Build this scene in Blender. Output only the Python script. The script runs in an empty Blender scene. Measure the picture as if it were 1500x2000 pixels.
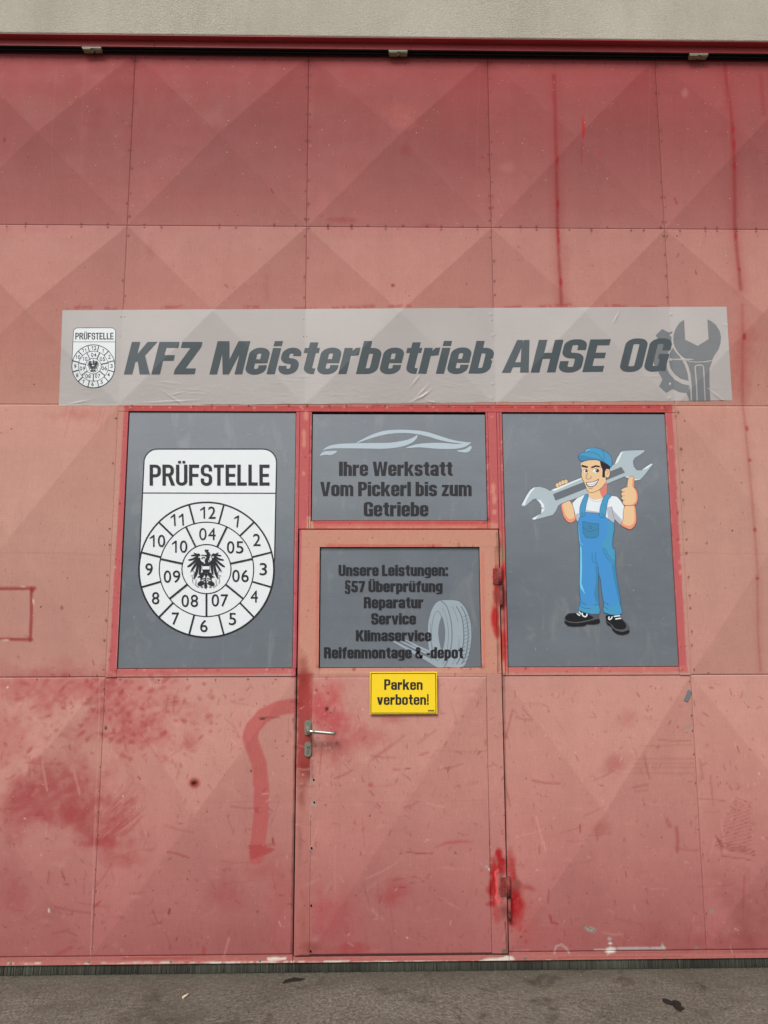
import bpy, bmesh, math, random
import numpy as np
from mathutils import Vector, Matrix
from mathutils.geometry import tessellate_polygon

random.seed(7)
RNG = np.random.default_rng(11)
S = bpy.context.scene
COL = S.collection

# ------------------------------------------------------------------ camera, sky, sun
CAM_D, CAM_H = 3.72, 1.66
FOC, PITCH, YAW, ROLL = 1442.8, math.radians(7.87), math.radians(-1.0), math.radians(-0.135)
cp, sp = math.cos(PITCH), math.sin(PITCH)
cy, sy = math.cos(YAW), math.sin(YAW)
_f = np.array([-sy*cp, cy*cp, sp]); _r = np.array([cy, sy, 0.0]); _u = np.cross(_r, _f)
cr, sr = math.cos(ROLL), math.sin(ROLL)
CR, CU = cr*_r + sr*_u, -sr*_r + cr*_u
CF = _f
cam = bpy.data.objects.new('camera', bpy.data.cameras.new('camera'))
COL.objects.link(cam)
cam.matrix_world = Matrix(((CR[0], CU[0], -CF[0], 0), (CR[1], CU[1], -CF[1], -CAM_D), (CR[2], CU[2], -CF[2], CAM_H), (0, 0, 0, 1)))
cam.data.sensor_fit = 'VERTICAL'; cam.data.sensor_height = 24.0
cam.data.lens = 24.0*FOC/2000.0
cam.data.clip_start = 0.05; cam.data.clip_end = 2000
S.camera = cam

SUN_EL, SUN_AZ = math.radians(49), math.radians(203)   # azimuth clockwise from +Y (north)
W = bpy.data.worlds.new('World'); S.world = W; W.use_nodes = True
nt = W.node_tree; nt.nodes.clear()
sky = nt.nodes.new('ShaderNodeTexSky'); sky.sky_type = 'NISHITA'; sky.sun_disc = False
sky.sun_elevation = SUN_EL; sky.sun_rotation = SUN_AZ
sky.air_density = 1.0; sky.dust_density = 4.0; sky.ozone_density = 1.0
hs = nt.nodes.new('ShaderNodeHueSaturation'); hs.inputs['Saturation'].default_value = 0.28
bg = nt.nodes.new('ShaderNodeBackground'); bg.inputs['Strength'].default_value = 0.075
wo = nt.nodes.new('ShaderNodeOutputWorld')
nt.links.new(sky.outputs[0], hs.inputs['Color']); nt.links.new(hs.outputs[0], bg.inputs[0]); nt.links.new(bg.outputs[0], wo.inputs[0])
sl = bpy.data.lights.new('sun', 'SUN'); sl.energy = 1.5; sl.angle = math.radians(20); sl.color = (1.0, 0.965, 0.92)
so = bpy.data.objects.new('sun', sl); COL.objects.link(so)
sd = Vector((math.sin(SUN_AZ)*math.cos(SUN_EL), math.cos(SUN_AZ)*math.cos(SUN_EL), math.sin(SUN_EL)))
so.rotation_euler = sd.to_track_quat('Z', 'Y').to_euler(); so.location = (-3, -8, 9)
S.view_settings.view_transform = 'Standard'; S.view_settings.look = 'None'
S.view_settings.gamma = 1.0; S.view_settings.use_curve_mapping = False
S.view_settings.exposure = 0.67
S.cycles.max_bounces = 6

# ------------------------------------------------------------------ survey of the facade plane
def P(u, v):
    """rectify a measurement taken on the facade photo to metres (X, Z) on the gate plane Y=0"""
    u = np.asarray(u, float); v = np.asarray(v, float)
    a = (u-750)/FOC; b = -(v-1000)/FOC
    d = a[..., None]*CR + b[..., None]*CU + CF
    t = CAM_D/d[..., 1]
    return d[..., 0]*t, d[..., 2]*t + CAM_H

def UV(X, Z):
    X = np.asarray(X, float); Z = np.asarray(Z, float)
    d = np.stack([X, np.full_like(X, CAM_D), Z-CAM_H], -1)
    w = d@CF
    return 750 + FOC*(d@CR)/w, 1000 - FOC*(d@CU)/w

def lin(c):
    c = np.asarray(c, float)/255.0
    return np.where(c <= 0.04045, c/12.92, ((c+0.055)/1.055)**2.4)

# ------------------------------------------------------------------ object helpers
def tag(o, label=None, cat=None, group=None, kind=None):
    if label: o['label'] = label
    if cat: o['category'] = cat
    if group: o['group'] = group
    if kind: o['kind'] = kind
    return o

def empty(name, loc, label=None, cat=None, group=None):
    o = bpy.data.objects.new(name, None); COL.objects.link(o)
    o.empty_display_size = 0.1; o.location = loc
    return tag(o, label, cat, group)

def link(name, me, parent=None, mats=None):
    o = bpy.data.objects.new(name, me); COL.objects.link(o)
    if mats:
        for m in (mats if isinstance(mats, (list, tuple)) else [mats]): me.materials.append(m)
    if parent is not None:
        o.parent = parent
        # vertices are given in world metres: shift them into the parent's frame
        p = parent; off = Vector((0, 0, 0))
        while p is not None:
            off += p.location; p = p.parent
        me.transform(Matrix.Translation(-off))
    return o

def mesh_np(name, V, F, smooth=False, col=None, mi=None):
    V = np.asarray(V, np.float32); me = bpy.data.meshes.new(name)
    F = [np.asarray(f, np.int32) for f in (F if isinstance(F, list) else [F])]
    lens = np.concatenate([np.full(len(f), f.shape[1], np.int32) for f in F]) if F else np.zeros(0, np.int32)
    idx = np.concatenate([f.ravel() for f in F])
    me.vertices.add(len(V)); me.vertices.foreach_set('co', V.ravel())
    me.loops.add(len(idx)); me.loops.foreach_set('vertex_index', idx)
    me.polygons.add(len(lens))
    st = np.zeros(len(lens), np.int32); st[1:] = np.cumsum(lens)[:-1]
    me.polygons.foreach_set('loop_start', st); me.polygons.foreach_set('loop_total', lens)
    me.polygons.foreach_set('use_smooth', np.full(len(lens), smooth, bool))
    if mi is not None: me.polygons.foreach_set('material_index', np.asarray(mi, np.int32))
    if col is not None:
        at = me.color_attributes.new('paint', 'FLOAT_COLOR', 'POINT')
        at.data.foreach_set('color', np.concatenate([col, np.ones((len(col), 1))], 1).astype(np.float32).ravel())
    me.update(calc_edges=True); me.validate()
    return me

class MB:
    """collects boxes, tubes, lathes into one mesh"""
    def __init__(s): s.bm = bmesh.new()
    def box(s, x0, x1, y0, y1, z0, z1, bev=0.0, mat=None):
        r = bmesh.ops.create_cube(s.bm, size=1.0)
        vs = r['verts']
        for v in vs:
            v.co = Vector(((x0+x1)/2+v.co.x*(x1-x0), (y0+y1)/2+v.co.y*(y1-y0), (z0+z1)/2+v.co.z*(z1-z0)))
        if bev:
            es = list({e for v in vs for e in v.link_edges})
            bmesh.ops.bevel(s.bm, geom=es, offset=bev, segments=2, profile=0.5, affect='EDGES')
        return s
    def tube(s, pts, rad, seg=14, cap=True, sq=1.0):
        pts = [Vector(p) for p in pts]; rings = []
        rads = rad if isinstance(rad, (list, tuple)) else [rad]*len(pts)
        up = Vector((0, 0, 1))
        for i, p in enumerate(pts):
            t = (pts[min(i+1, len(pts)-1)]-pts[max(i-1, 0)]).normalized()
            a = t.cross(up) if abs(t.dot(up)) < .95 else t.cross(Vector((0, 1, 0)))
            a.normalize(); b = t.cross(a)
            rings.append([s.bm.verts.new(p+rads[i]*(a*math.cos(k*2*math.pi/seg)+b*sq*math.sin(k*2*math.pi/seg))) for k in range(seg)])
        for r0, r1 in zip(rings, rings[1:]):
            for k in range(seg):
                f = s.bm.faces.new((r0[k], r0[(k+1) % seg], r1[(k+1) % seg], r1[k])); f.smooth = True
        if cap:
            s.bm.faces.new(rings[0]); s.bm.faces.new(rings[-1][::-1])
        return s
    def build(s, name, mat, parent=None):
        bmesh.ops.recalc_face_normals(s.bm, faces=s.bm.faces)
        me = bpy.data.meshes.new(name); s.bm.to_mesh(me); s.bm.free()
        return link(name, me, parent, mat)

# ------------------------------------------------------------------ materials
def mat(name, base=(.5, .5, .5), rough=.5, metal=0.0, spec=.5):
    m = bpy.data.materials.new(name); m.use_nodes = True
    b = m.node_tree.nodes['Principled BSDF']
    b.inputs['Base Color'].default_value = (*base, 1); b.inputs['Roughness'].default_value = rough
    b.inputs['Metallic'].default_value = metal; b.inputs['Specular IOR Level'].default_value = spec
    return m, m.node_tree, b

def N(nt, kind, **kw):
    n = nt.nodes.new(kind)
    for k, v in kw.items():
        if k in n.inputs: n.inputs[k].default_value = v
        else: setattr(n, k, v)
    return n

def geo_pos(nt, scale=(1, 1, 1)):
    g = N(nt, 'ShaderNodeNewGeometry'); mp = N(nt, 'ShaderNodeMapping'); mp.inputs['Scale'].default_value = scale
    nt.links.new(g.outputs['Position'], mp.inputs['Vector']); return mp.outputs[0]

def noise(nt, vec, scale, detail=4, rough=.6, dist=0):
    n = N(nt, 'ShaderNodeTexNoise'); n.inputs['Scale'].default_value = scale; n.inputs['Detail'].default_value = detail
    n.inputs['Roughness'].default_value = rough; n.inputs['Distortion'].default_value = dist
    nt.links.new(vec, n.inputs['Vector']); return n.outputs['Fac']

def ramp(nt, fac, stops):
    r = N(nt, 'ShaderNodeValToRGB'); e = r.color_ramp.elements
    while len(e) < len(stops): e.new(0.5)
    for k, (p, c) in enumerate(stops):
        e[k].position = p; e[k].color = (c, c, c, 1) if isinstance(c, (int, float)) else (*c, 1)
    nt.links.new(fac, r.inputs[0]); return r.outputs[0]

def mul(nt, a, b, fac=1.0, mode='MULTIPLY'):
    m = N(nt, 'ShaderNodeMix'); m.data_type = 'RGBA'; m.blend_type = mode
    m.inputs[0].default_value = fac if not hasattr(fac, 'links') else 0
    if hasattr(fac, 'links'): nt.links.new(fac, m.inputs[0])
    for s_, v in ((6, a), (7, b)):
        if hasattr(v, 'links'): nt.links.new(v, m.inputs[s_])
        else: m.inputs[s_].default_value = (*v, 1)
    return m.outputs[2]

def bump(nt, h, strength, dist=0.001, bsdf=None):
    b = N(nt, 'ShaderNodeBump'); b.inputs['Strength'].default_value = strength; b.inputs['Distance'].default_value = dist
    nt.links.new(h, b.inputs['Height'])
    if bsdf: nt.links.new(b.outputs[0], bsdf.inputs['Normal'])
    return b

def make_paint():
    m, t, b = mat('worn_red_paint', rough=.65, spec=.18)
    a = N(t, 'ShaderNodeAttribute'); a.attribute_name = 'paint'
    p = geo_pos(t)
    f1 = ramp(t, noise(t, p, 260, 3, .7), [(.3, .9), (.7, 1.08)])
    f2 = ramp(t, noise(t, geo_pos(t, (60, 1, 6)), 3, 3, .6), [(.3, .95), (.7, 1.05)])
    f3 = ramp(t, noise(t, geo_pos(t, (5, 1, 70)), 3, 3, .6), [(.3, .965), (.7, 1.035)])
    c = mul(t, mul(t, mul(t, a.outputs['Color'], f1), f2), f3)
    # specks of chipped light primer and dark grime
    sp1 = ramp(t, noise(t, p, 95, 2, .5), [(.735, 0.0), (.765, 1.0)])
    c = mul(t, c, lin((196, 158, 146)), sp1, 'MIX')
    sp2 = ramp(t, noise(t, geo_pos(t, (1, 1, .6)), 70, 3, .55), [(.25, 1.0), (.29, 0.0)])
    c = mul(t, c, lin((110, 50, 48)), sp2, 'MIX')
    t.links.new(c, b.inputs['Base Color'])
    r = ramp(t, noise(t, p, 9, 5, .6), [(.3, .6), (.7, .75)])
    t.links.new(r, b.inputs['Roughness'])
    bump(t, noise(t, p, 150, 4, .6), .25, .0006, b)
    return m
M_PAINT = make_paint()

def make_flat(name, rgb, rough=.4, spec=.5, var=.04, sc=30, nb=.0):
    m, t, b = mat(name, rough=rough, spec=spec)
    p = geo_pos(t)
    f = ramp(t, noise(t, p, sc, 4, .6), [(.25, 1-var), (.75, 1+var)])
    c = mul(t, tuple(lin(rgb)), f); t.links.new(c, b.inputs['Base Color'])
    if nb: bump(t, noise(t, p, sc*2, 3, .6), nb, .0006, b)
    return m

def make_board():
    """smooth grey sign film: slightly glossy, dusty towards the edges, fine scuffs"""
    m, t, b = mat('grey_sign_film', rough=.2, spec=1.0)
    p = geo_pos(t)
    dust = ramp(t, noise(t, geo_pos(t, (1, 1, 2.2)), 2.6, 6, .62), [(.35, .92), (.7, 1.08)])
    sc = ramp(t, noise(t, geo_pos(t, (9, 1, 60)), 2.0, 3, .5), [(.62, 0.0), (.75, .5)])
    c = mul(t, tuple(lin((108, 116, 125))), dust)
    c = mul(t, c, tuple(lin((135, 140, 146))), sc, 'MIX')
    sm_ = ramp(t, noise(t, geo_pos(t, (1.6, 1, .6)), 5.5, 5, .65, .8), [(.56, 0.0), (.72, .38)])
    c = mul(t, c, tuple(lin((146, 148, 150))), sm_, 'MIX')
    sp_ = ramp(t, noise(t, p, 42, 2, .5), [(.75, 0.0), (.78, .55)])
    c = mul(t, c, tuple(lin((160, 165, 170))), sp_, 'MIX')
    t.links.new(c, b.inputs['Base Color'])
    t.links.new(ramp(t, noise(t, p, 7, 6, .65), [(.3, .13), (.75, .26)]), b.inputs['Roughness'])
    b.inputs['Coat Weight'].default_value = .7; b.inputs['Coat Roughness'].default_value = .2; b.inputs['Coat IOR'].default_value = 1.6
    bump(t, noise(t, geo_pos(t, (1, 1, .7)), 4, 3, .5), .10, .003, b)
    return m
M_BOARD = make_board()

def make_banner():
    m, t, b = mat('banner_vinyl', rough=.42, spec=.4)
    p = geo_pos(t)
    base = mul(t, tuple(lin((179, 173, 171))), ramp(t, noise(t, p, 2.3, 5, .6), [(.3, .94), (.7, 1.05)]))
    fine = ramp(t, noise(t, geo_pos(t, (4, 1, 50)), 3, 3, .6), [(.3, .975), (.7, 1.02)])
    c = mul(t, base, fine)
    t.links.new(c, b.inputs['Base Color'])
    w1 = noise(t, geo_pos(t, (1, 1, 1.6)), 26, 3, .55, .6)
    g = N(t, 'ShaderNodeSeparateXYZ'); gg = N(t, 'ShaderNodeNewGeometry'); t.links.new(gg.outputs['Position'], g.inputs[0])
    low = N(t, 'ShaderNodeMapRange'); low.inputs[1].default_value = 2.98; low.inputs[2].default_value = 2.74
    low.inputs[3].default_value = 0.12; low.inputs[4].default_value = 1.0
    t.links.new(g.outputs[2], low.inputs[0])
    mm = N(t, 'ShaderNodeMath', operation='MULTIPLY'); t.links.new(w1, mm.inputs[0]); t.links.new(low.outputs[0], mm.inputs[1])
    bump(t, mm.outputs[0], .35, .004, b)
    return m
M_BANNER = make_banner()
M_INK = make_flat('black_print', (38, 38, 44), .33, .5, .08)
M_LETTER = make_flat('slate_letter_film', (74, 84, 89), .42, .4, .04)
M_GEAR = make_flat('mid_grey_film', (118, 121, 124), .42, .4, .05)
M_WHITE = make_flat('white_film', (226, 233, 236), .38, .45, .015, 12)
M_PALE = make_flat('pale_blue_grey_print', (178, 194, 205), .35, .5, .02)
M_YEL = make_flat('yellow_plastic', (246, 212, 40), .35, .5, .03, 8)
M_DARK = make_flat('dark_gap', (26, 18, 17), .8, .2, .2)
M_STEEL = None

def make_steel():
    m, t, b = mat('brushed_steel', (.56, .56, .53), .32, 1.0)
    p = geo_pos(t, (1, 1, 1))
    c = mul(t, (.50, .50, .46), ramp(t, noise(t, p, 160, 4, .6), [(.3, .75), (.7, 1.15)])); t.links.new(c, b.inputs['Base Color'])
    t.links.new(ramp(t, noise(t, p, 220, 3), [(.3, .25), (.7, .5)]), b.inputs['Roughness'])
    return m
M_STEEL = make_steel()
M_CASTZ = make_flat('dull_zinc', (118, 118, 104), .5, .5, .25, 140, .3)
M_CLIP = make_flat('pale_zinc_clip', (150, 152, 128), .55, .4, .25, 90, .4)
M_TRACK = make_flat('black_rubber', (30, 30, 28), .6, .3, .25, 40, .2)
M_RIVET = make_flat('rivet_painted', (122, 66, 62), .5, .4, .3, 300)
M_HOLE = make_flat('drilled_hole_black', (14, 12, 12), .9, .1, .1)

# ------------------------------------------------------------------ paint map of the gate (wear, fading, touch-ups, some painted shading), metres on the gate plane
XS = [-3.25, -2.28, -1.302, -0.346, 0.648, 1.587, 2.54, 3.5]
Z0, Z3, Z2, Z1, ZT = 0.082, 1.357, 2.733, 3.718, 4.735
CX0, CX1, CZ0, CZ1, CS = -2.4, 2.7, 0.0, 4.8, 0.004
nx, nz = int((CX1-CX0)/CS)+1, int((CZ1-CZ0)/CS)+1
gx = CX0+np.arange(nx)*CS; gz = CZ0+np.arange(nz)*CS
GX, GZ = np.meshgrid(gx, gz)
U, V = UV(GX, GZ)

def vnoise(scale, octaves=4, rough=.55, ax=1.0, az=1.0, seed=None):
    """smooth value noise over the paint map, features of about `scale` metres, range about 0..1"""
    g = np.random.default_rng(seed) if seed is not None else RNG
    out = np.zeros((nz, nx)); amp, tot = 1.0, 0.0
    for o in range(octaves):
        s_ = max(scale/2**o, CS*1.2)
        fx, fz = (GX-CX0)/(s_*ax), (GZ-CZ0)/(s_*az)
        ix, iz = fx.astype(int), fz.astype(int)
        tab = g.random((iz.max()+2, ix.max()+2))
        tx, tz = fx-ix, fz-iz; tx = tx*tx*(3-2*tx); tz = tz*tz*(3-2*tz)
        out += amp*((tab[iz, ix]*(1-tx)+tab[iz, ix+1]*tx)*(1-tz)+(tab[iz+1, ix]*(1-tx)+tab[iz+1, ix+1]*tx)*tz)
        tot += amp; amp *= rough
    return out/tot

N_big = vnoise(.6, 5, .6); N_mid = vnoise(.12, 4, .6); N_fine = vnoise(.03, 3, .6)
N_vert = vnoise(.05, 4, .6, 1.0, 14.0); N_hor = vnoise(.03, 3, .6, 12.0, 1.0); N_brk = vnoise(.016, 2, .6)
_t1, _t2 = (GX*.8-GZ*.6), (GX*.6+GZ*.8)
N_dir = .5+.5*np.sin(_t1*95+14*N_mid+5*np.sin(_t2*9))*np.clip(N_fine*1.6-.2, 0, 1)
N_dir = .55*N_dir+.45*vnoise(.022, 3, .65)

# base: the sheltered top keeps its red, the weathered middle is bleached to pink-tan
zk = np.array([0.0, .10, .30, .75, 1.05, 1.36, 2.0, 2.73, 3.1, 3.38, 3.64, 3.74, 3.85, 4.0, 4.15, 4.36, 4.62, 4.80])
ck = lin(np.array([(160, 94, 92), (164, 99, 97), (170, 107, 103), (182, 125, 117), (187, 132, 122), (186, 134, 124), (188, 142, 129), (186, 135, 121),
                   (180, 124, 114), (174, 118, 109), (168, 113, 105), (166, 104, 99), (161, 97, 93), (153, 90, 87), (147, 81, 79), (144, 74, 72), (150, 69, 69), (150, 66, 68)]))
base = np.stack([np.interp(GZ+(N_big-.5)*.25, zk, ck[:, k]) for k in range(3)], -1)
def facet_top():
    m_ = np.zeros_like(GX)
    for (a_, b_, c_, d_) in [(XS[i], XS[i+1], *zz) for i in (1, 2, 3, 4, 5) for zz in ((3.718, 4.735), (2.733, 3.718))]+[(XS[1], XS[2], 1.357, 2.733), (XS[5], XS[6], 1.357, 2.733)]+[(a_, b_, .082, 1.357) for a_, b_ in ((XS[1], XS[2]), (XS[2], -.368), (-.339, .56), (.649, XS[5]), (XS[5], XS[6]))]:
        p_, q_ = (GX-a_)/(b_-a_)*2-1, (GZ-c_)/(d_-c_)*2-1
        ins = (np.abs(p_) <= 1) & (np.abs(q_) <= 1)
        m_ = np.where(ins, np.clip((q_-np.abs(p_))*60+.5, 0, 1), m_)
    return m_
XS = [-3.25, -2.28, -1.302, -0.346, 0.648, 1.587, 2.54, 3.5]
base = base+(lin((204, 160, 146))-base)*(facet_top()*np.clip(.10+.12*(N_big-.3), 0, .2)*np.clip((4.3-GZ)/.6, .15, 1))[..., None]  # chalkier top facets, painted lighter to strengthen the crease shading
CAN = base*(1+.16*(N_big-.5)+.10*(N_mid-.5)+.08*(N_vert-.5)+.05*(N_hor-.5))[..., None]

def blend(mask, rgb):
    global CAN
    CAN += np.clip(mask, 0, 1)[..., None]*(lin(rgb)-CAN)

def win(u0, v0, u1, v1):
    """index window of the map that covers a surveyed rectangle"""
    X, Z = P(np.array([u0, u1, u0, u1]), np.array([v0, v0, v1, v1]))
    a = max(int((X.min()-CX0)/CS)-1, 0); b = min(int((X.max()-CX0)/CS)+2, nx)
    c = max(int((Z.min()-CZ0)/CS)-1, 0); d = min(int((Z.max()-CZ0)/CS)+2, nz)
    return slice(c, max(d, c)), slice(a, max(b, a))

def put(w, mask, rgb):
    c = CAN[w]
    if c.size == 0: return
    c += np.clip(mask, 0, 1)[..., None]*(lin(rgb)-c)

def blob(u, v, ru, rv, rgb, k=1.0, rot=0, soft=.6, brk=.5, noise_=None):
    m_ = 1.6*max(ru, rv); w = win(u-m_, v-m_, u+m_, v+m_)
    a, b = U[w]-u, V[w]-v
    if a.size == 0: return
    c, s_ = math.cos(math.radians(rot)), math.sin(math.radians(rot))
    d = np.sqrt(((a*c+b*s_)/ru)**2+((-a*s_+b*c)/rv)**2)
    n_ = (N_mid if noise_ is None else noise_)[w]
    d = d+(n_-.5)*brk*1.6+(N_fine[w]-.5)*brk*.6
    m2 = k*np.clip((1-d)/max(soft, .02)+.0, 0, 1)
    if max(ru, rv) >= 22 and brk >= .6: m2 = m2*np.clip(.6+.8*N_dir[w], 0, 1.15)
    put(w, m2, rgb)

def rect(u0, v0, u1, v1, rgb, k=1.0, edge=.8, brk=0.0):
    w = win(min(u0, u1)-4, min(v0, v1)-4, max(u0, u1)+4, max(v0, v1)+4)
    a, b = U[w], V[w]
    if a.size == 0: return
    n_ = (N_fine[w]-.5)*brk+(N_hor[w]-.5)*brk
    d = np.minimum(np.minimum(a-min(u0, u1), max(u0, u1)-a), np.minimum(b-min(v0, v1), max(v0, v1)-b))+n_
    put(w, k*np.clip(d/edge+.5, 0, 1), rgb)

def quad(pts, rgb, k=1.0, edge=1.0, brk=0.0):
    """filled convex surveyed quad"""
    us = [p[0] for p in pts]; vs = [p[1] for p in pts]
    w = win(min(us)-3, min(vs)-3, max(us)+3, max(vs)+3); a, b = U[w], V[w]
    if a.size == 0: return
    d = np.full(a.shape, 1e9); n = len(pts)
    ar = sum(us[i]*vs[(i+1) % n]-us[(i+1) % n]*vs[i] for i in range(n)); sg = 1 if ar > 0 else -1
    for i in range(n):
        x0, y0 = pts[i]; x1, y1 = pts[(i+1) % n]; L = math.hypot(x1-x0, y1-y0)+1e-9
        d = np.minimum(d, sg*((x1-x0)*(b-y0)-(y1-y0)*(a-x0))/L)
    d = d+(N_fine[w]-.5)*brk*2
    put(w, k*np.clip(d/edge+.5, 0, 1), rgb)

def line(pts, width, rgb, k=1.0, soft=1.0, brk=0.0, taper=False, gaps=False):
    us = [p[0] for p in pts]; vs = [p[1] for p in pts]; m_ = width+soft+3
    w = win(min(us)-m_, min(vs)-m_, max(us)+m_, max(vs)+m_); a, b = U[w], V[w]
    if a.size == 0: return
    best = np.full(a.shape, 1e9); n = len(pts)-1
    wid = width if isinstance(width, (int, float)) else None
    for i in range(n):
        x0, y0 = pts[i]; x1, y1 = pts[i+1]; L2 = (x1-x0)**2+(y1-y0)**2+1e-9
        t = np.clip(((a-x0)*(x1-x0)+(b-y0)*(y1-y0))/L2, 0, 1)
        d = np.hypot(a-x0-t*(x1-x0), b-y0-t*(y1-y0))
        if taper:
            s_ = (i+t)/n; d = d+width*.5*(np.abs(2*s_-1))**1.5
        best = np.minimum(best, d)
    d = width*.5-best+(N_fine[w]-.5)*brk
    m2 = np.clip(d/soft+.5, 0, 1)
    if gaps: m2 = m2*np.clip((N_brk[w]-.30)*6, 0, 1)**.6
    put(w, k*m2, rgb)

# broad tonal weather patches --------------------------------------------------
for i in range(260):   # dry brush and hand scuffs over the lower sheets
    u, v = random.uniform(0, 1500), random.uniform(1330, 1860)
    blob(u, v, random.uniform(4, 30), random.uniform(2, 7), random.choice(((166, 92, 90), (194, 138, 128), (172, 104, 100), (198, 146, 134))), random.uniform(.1, .32), rot=random.gauss(0, 35), soft=.8, brk=.9)
for i in range(120):
    u, v = random.uniform(0, 1500), random.uniform(115, 800)
    blob(u, v, random.uniform(3, 12), random.uniform(6, 40), random.choice(((176, 112, 106), (146, 70, 68), (160, 88, 86))), random.uniform(.06, .2), soft=.9, brk=.9)
RED, DRED, FRESH = (158, 62, 64), (140, 44, 44), (162, 24, 28)
for (u, v, ru, rv, c, k) in [
    (250, 1400, 130, 95, (168, 72, 74), .75), (80, 1340, 170, 60, (172, 84, 84), .6), (20, 1420, 90, 90, (170, 88, 88), .55),
    (150, 1540, 130, 90, (162, 70, 72), .62), (100, 1560, 150, 70, (158, 66, 70), .6), (190, 1610, 120, 60, (158, 66, 68), .6),
    (60, 1590, 90, 50, (166, 76, 78), .5), (230, 1680, 60, 18, (160, 72, 72), .55), (200, 1645, 70, 12, (160, 66, 70), .6),
    (30, 1740, 60, 90, (160, 78, 84), .5), (450, 1740, 45, 60, (162, 80, 82), .5), (500, 1700, 60, 25, (166, 78, 80), .45),
    (545, 1780, 40, 130, (170, 82, 82), .4), (370, 1455, 22, 14, (164, 72, 74), .7), (470, 1420, 30, 60, (184, 118, 112), .4),
    (660, 1430, 70, 70, (170, 80, 80), .55), (640, 1385, 45, 65, (180, 72, 76), .6), (700, 1440, 60, 30, (172, 86, 84), .45),
    (770, 1402, 34, 9, (172, 84, 82), .6), (775, 1735, 32, 38, (166, 74, 76), .6), (760, 1750, 22, 26, (160, 62, 66), .4),
    (660, 1790, 60, 60, (164, 72, 74), .5), (690, 1855, 60, 16, (158, 52, 56), .5), (625, 1760, 16, 60, (166, 76, 78), .45),
    (1188, 1490, 38, 24, (162, 86, 84), .6), (1225, 1400, 20, 22, (170, 92, 88), .45), (1170, 1615, 24, 22, (162, 78, 76), .5),
    (1020, 1780, 50, 70, (168, 84, 80), .4), (1060, 1830, 90, 45, (174, 88, 84), .45), (1300, 1830, 200, 40, (156, 80, 78), .3),
    (1450, 1780, 70, 110, (138, 70, 70), .5), (1400, 1840, 120, 40, (148, 74, 74), .4),
    (780, 225, 60, 14, (166, 88, 82), .45), (790, 250, 25, 20, (168, 92, 88), .5), (790, 300, 14, 14, (140, 44, 48), .5),
    (130, 170, 60, 50, (148, 72, 70), .4), (990, 330, 20, 12, (176, 112, 102), .4), (1335, 185, 8, 10, (178, 110, 104), .6),
    (1455, 400, 20, 40, (174, 108, 102), .35), (670, 430, 30, 6, (150, 56, 62), .5), (840, 440, 20, 4, (150, 60, 64), .4),
    (165, 700, 34, 80, (178, 96, 92), .55), (150, 740, 30, 40, (170, 86, 86), .45), (1445, 720, 30, 90, (176, 92, 88), .6),
    (150, 810, 60, 18, (172, 92, 88), .5), (1390, 800, 60, 8, (196, 140, 126), .4),
]:
    blob(u, v, ru, rv, c, k*.85, soft=.8, brk=.9)
# dappled hand smears around the left seam
for i in range(190):
    u = random.gauss(255, 85); v = random.gauss(1395, 42)
    blob(u, v, random.uniform(4, 13), random.uniform(3, 7), (158, 62, 66) if random.random() < .75 else (190, 126, 118), random.uniform(.2, .6), rot=random.uniform(-60, 20), soft=.5, brk=.4)
for i in range(70):
    u = random.gauss(60, 60); v = random.gauss(1400, 60)
    blob(u, v, random.uniform(5, 14), random.uniform(3, 7), (160, 72, 74), random.uniform(.2, .45), rot=random.uniform(-30, 30), soft=.6, brk=.5)
for i in range(60):   # brushed rays running off the dark patch
    u = random.uniform(190, 250); v = random.uniform(1560, 1650); L = random.uniform(15, 40)
    line([(u, v), (u+L, v-L*random.uniform(.6, 1.1))], random.uniform(1, 2.5), (154, 66, 68) if random.random() < .6 else (194, 130, 122), random.uniform(.2, .5), soft=1.2)
for i in range(40):   # strokes beside the banner's left end
    u = random.uniform(130, 235); v = random.uniform(650, 800); L = random.uniform(25, 70)
    line([(u, v), (u-L*.25, v+L)], random.uniform(1.2, 3), (166, 72, 76), random.uniform(.1, .35), soft=1.5)
    if u < 118: line([(u+3, v), (u-L*.25+3, v+L)], 1, (202, 150, 140), .3)
# the big dark-pink brush stroke, left of the wicket door
line([(578, 1378), (545, 1383), (515, 1397), (495, 1420), (489, 1440), (498, 1465), (507, 1490), (512, 1540), (510, 1600), (504, 1650), (502, 1672)], 29, (178, 88, 86), .85, soft=3, brk=1.5)
line([(487, 1652), (537, 1648)], 5, (158, 62, 62), .5, soft=3)
quad([(487, 1648), (520, 1652), (538, 1658), (520, 1668), (492, 1676)], (168, 72, 72), .85, 1.5, 2)
line([(505, 1402), (548, 1400)], 1.6, (60, 30, 28), .6); line([(506, 1403), (522, 1402)], 4, (30, 20, 18), 1, taper=True)
# burnt bullet-like spot
blob(383, 1526, 13, 12, (150, 60, 48), .95, soft=.5, brk=.2); blob(382, 1526, 7, 4.5, (50, 22, 20), 1, rot=-20, soft=.5, brk=.4)
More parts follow.
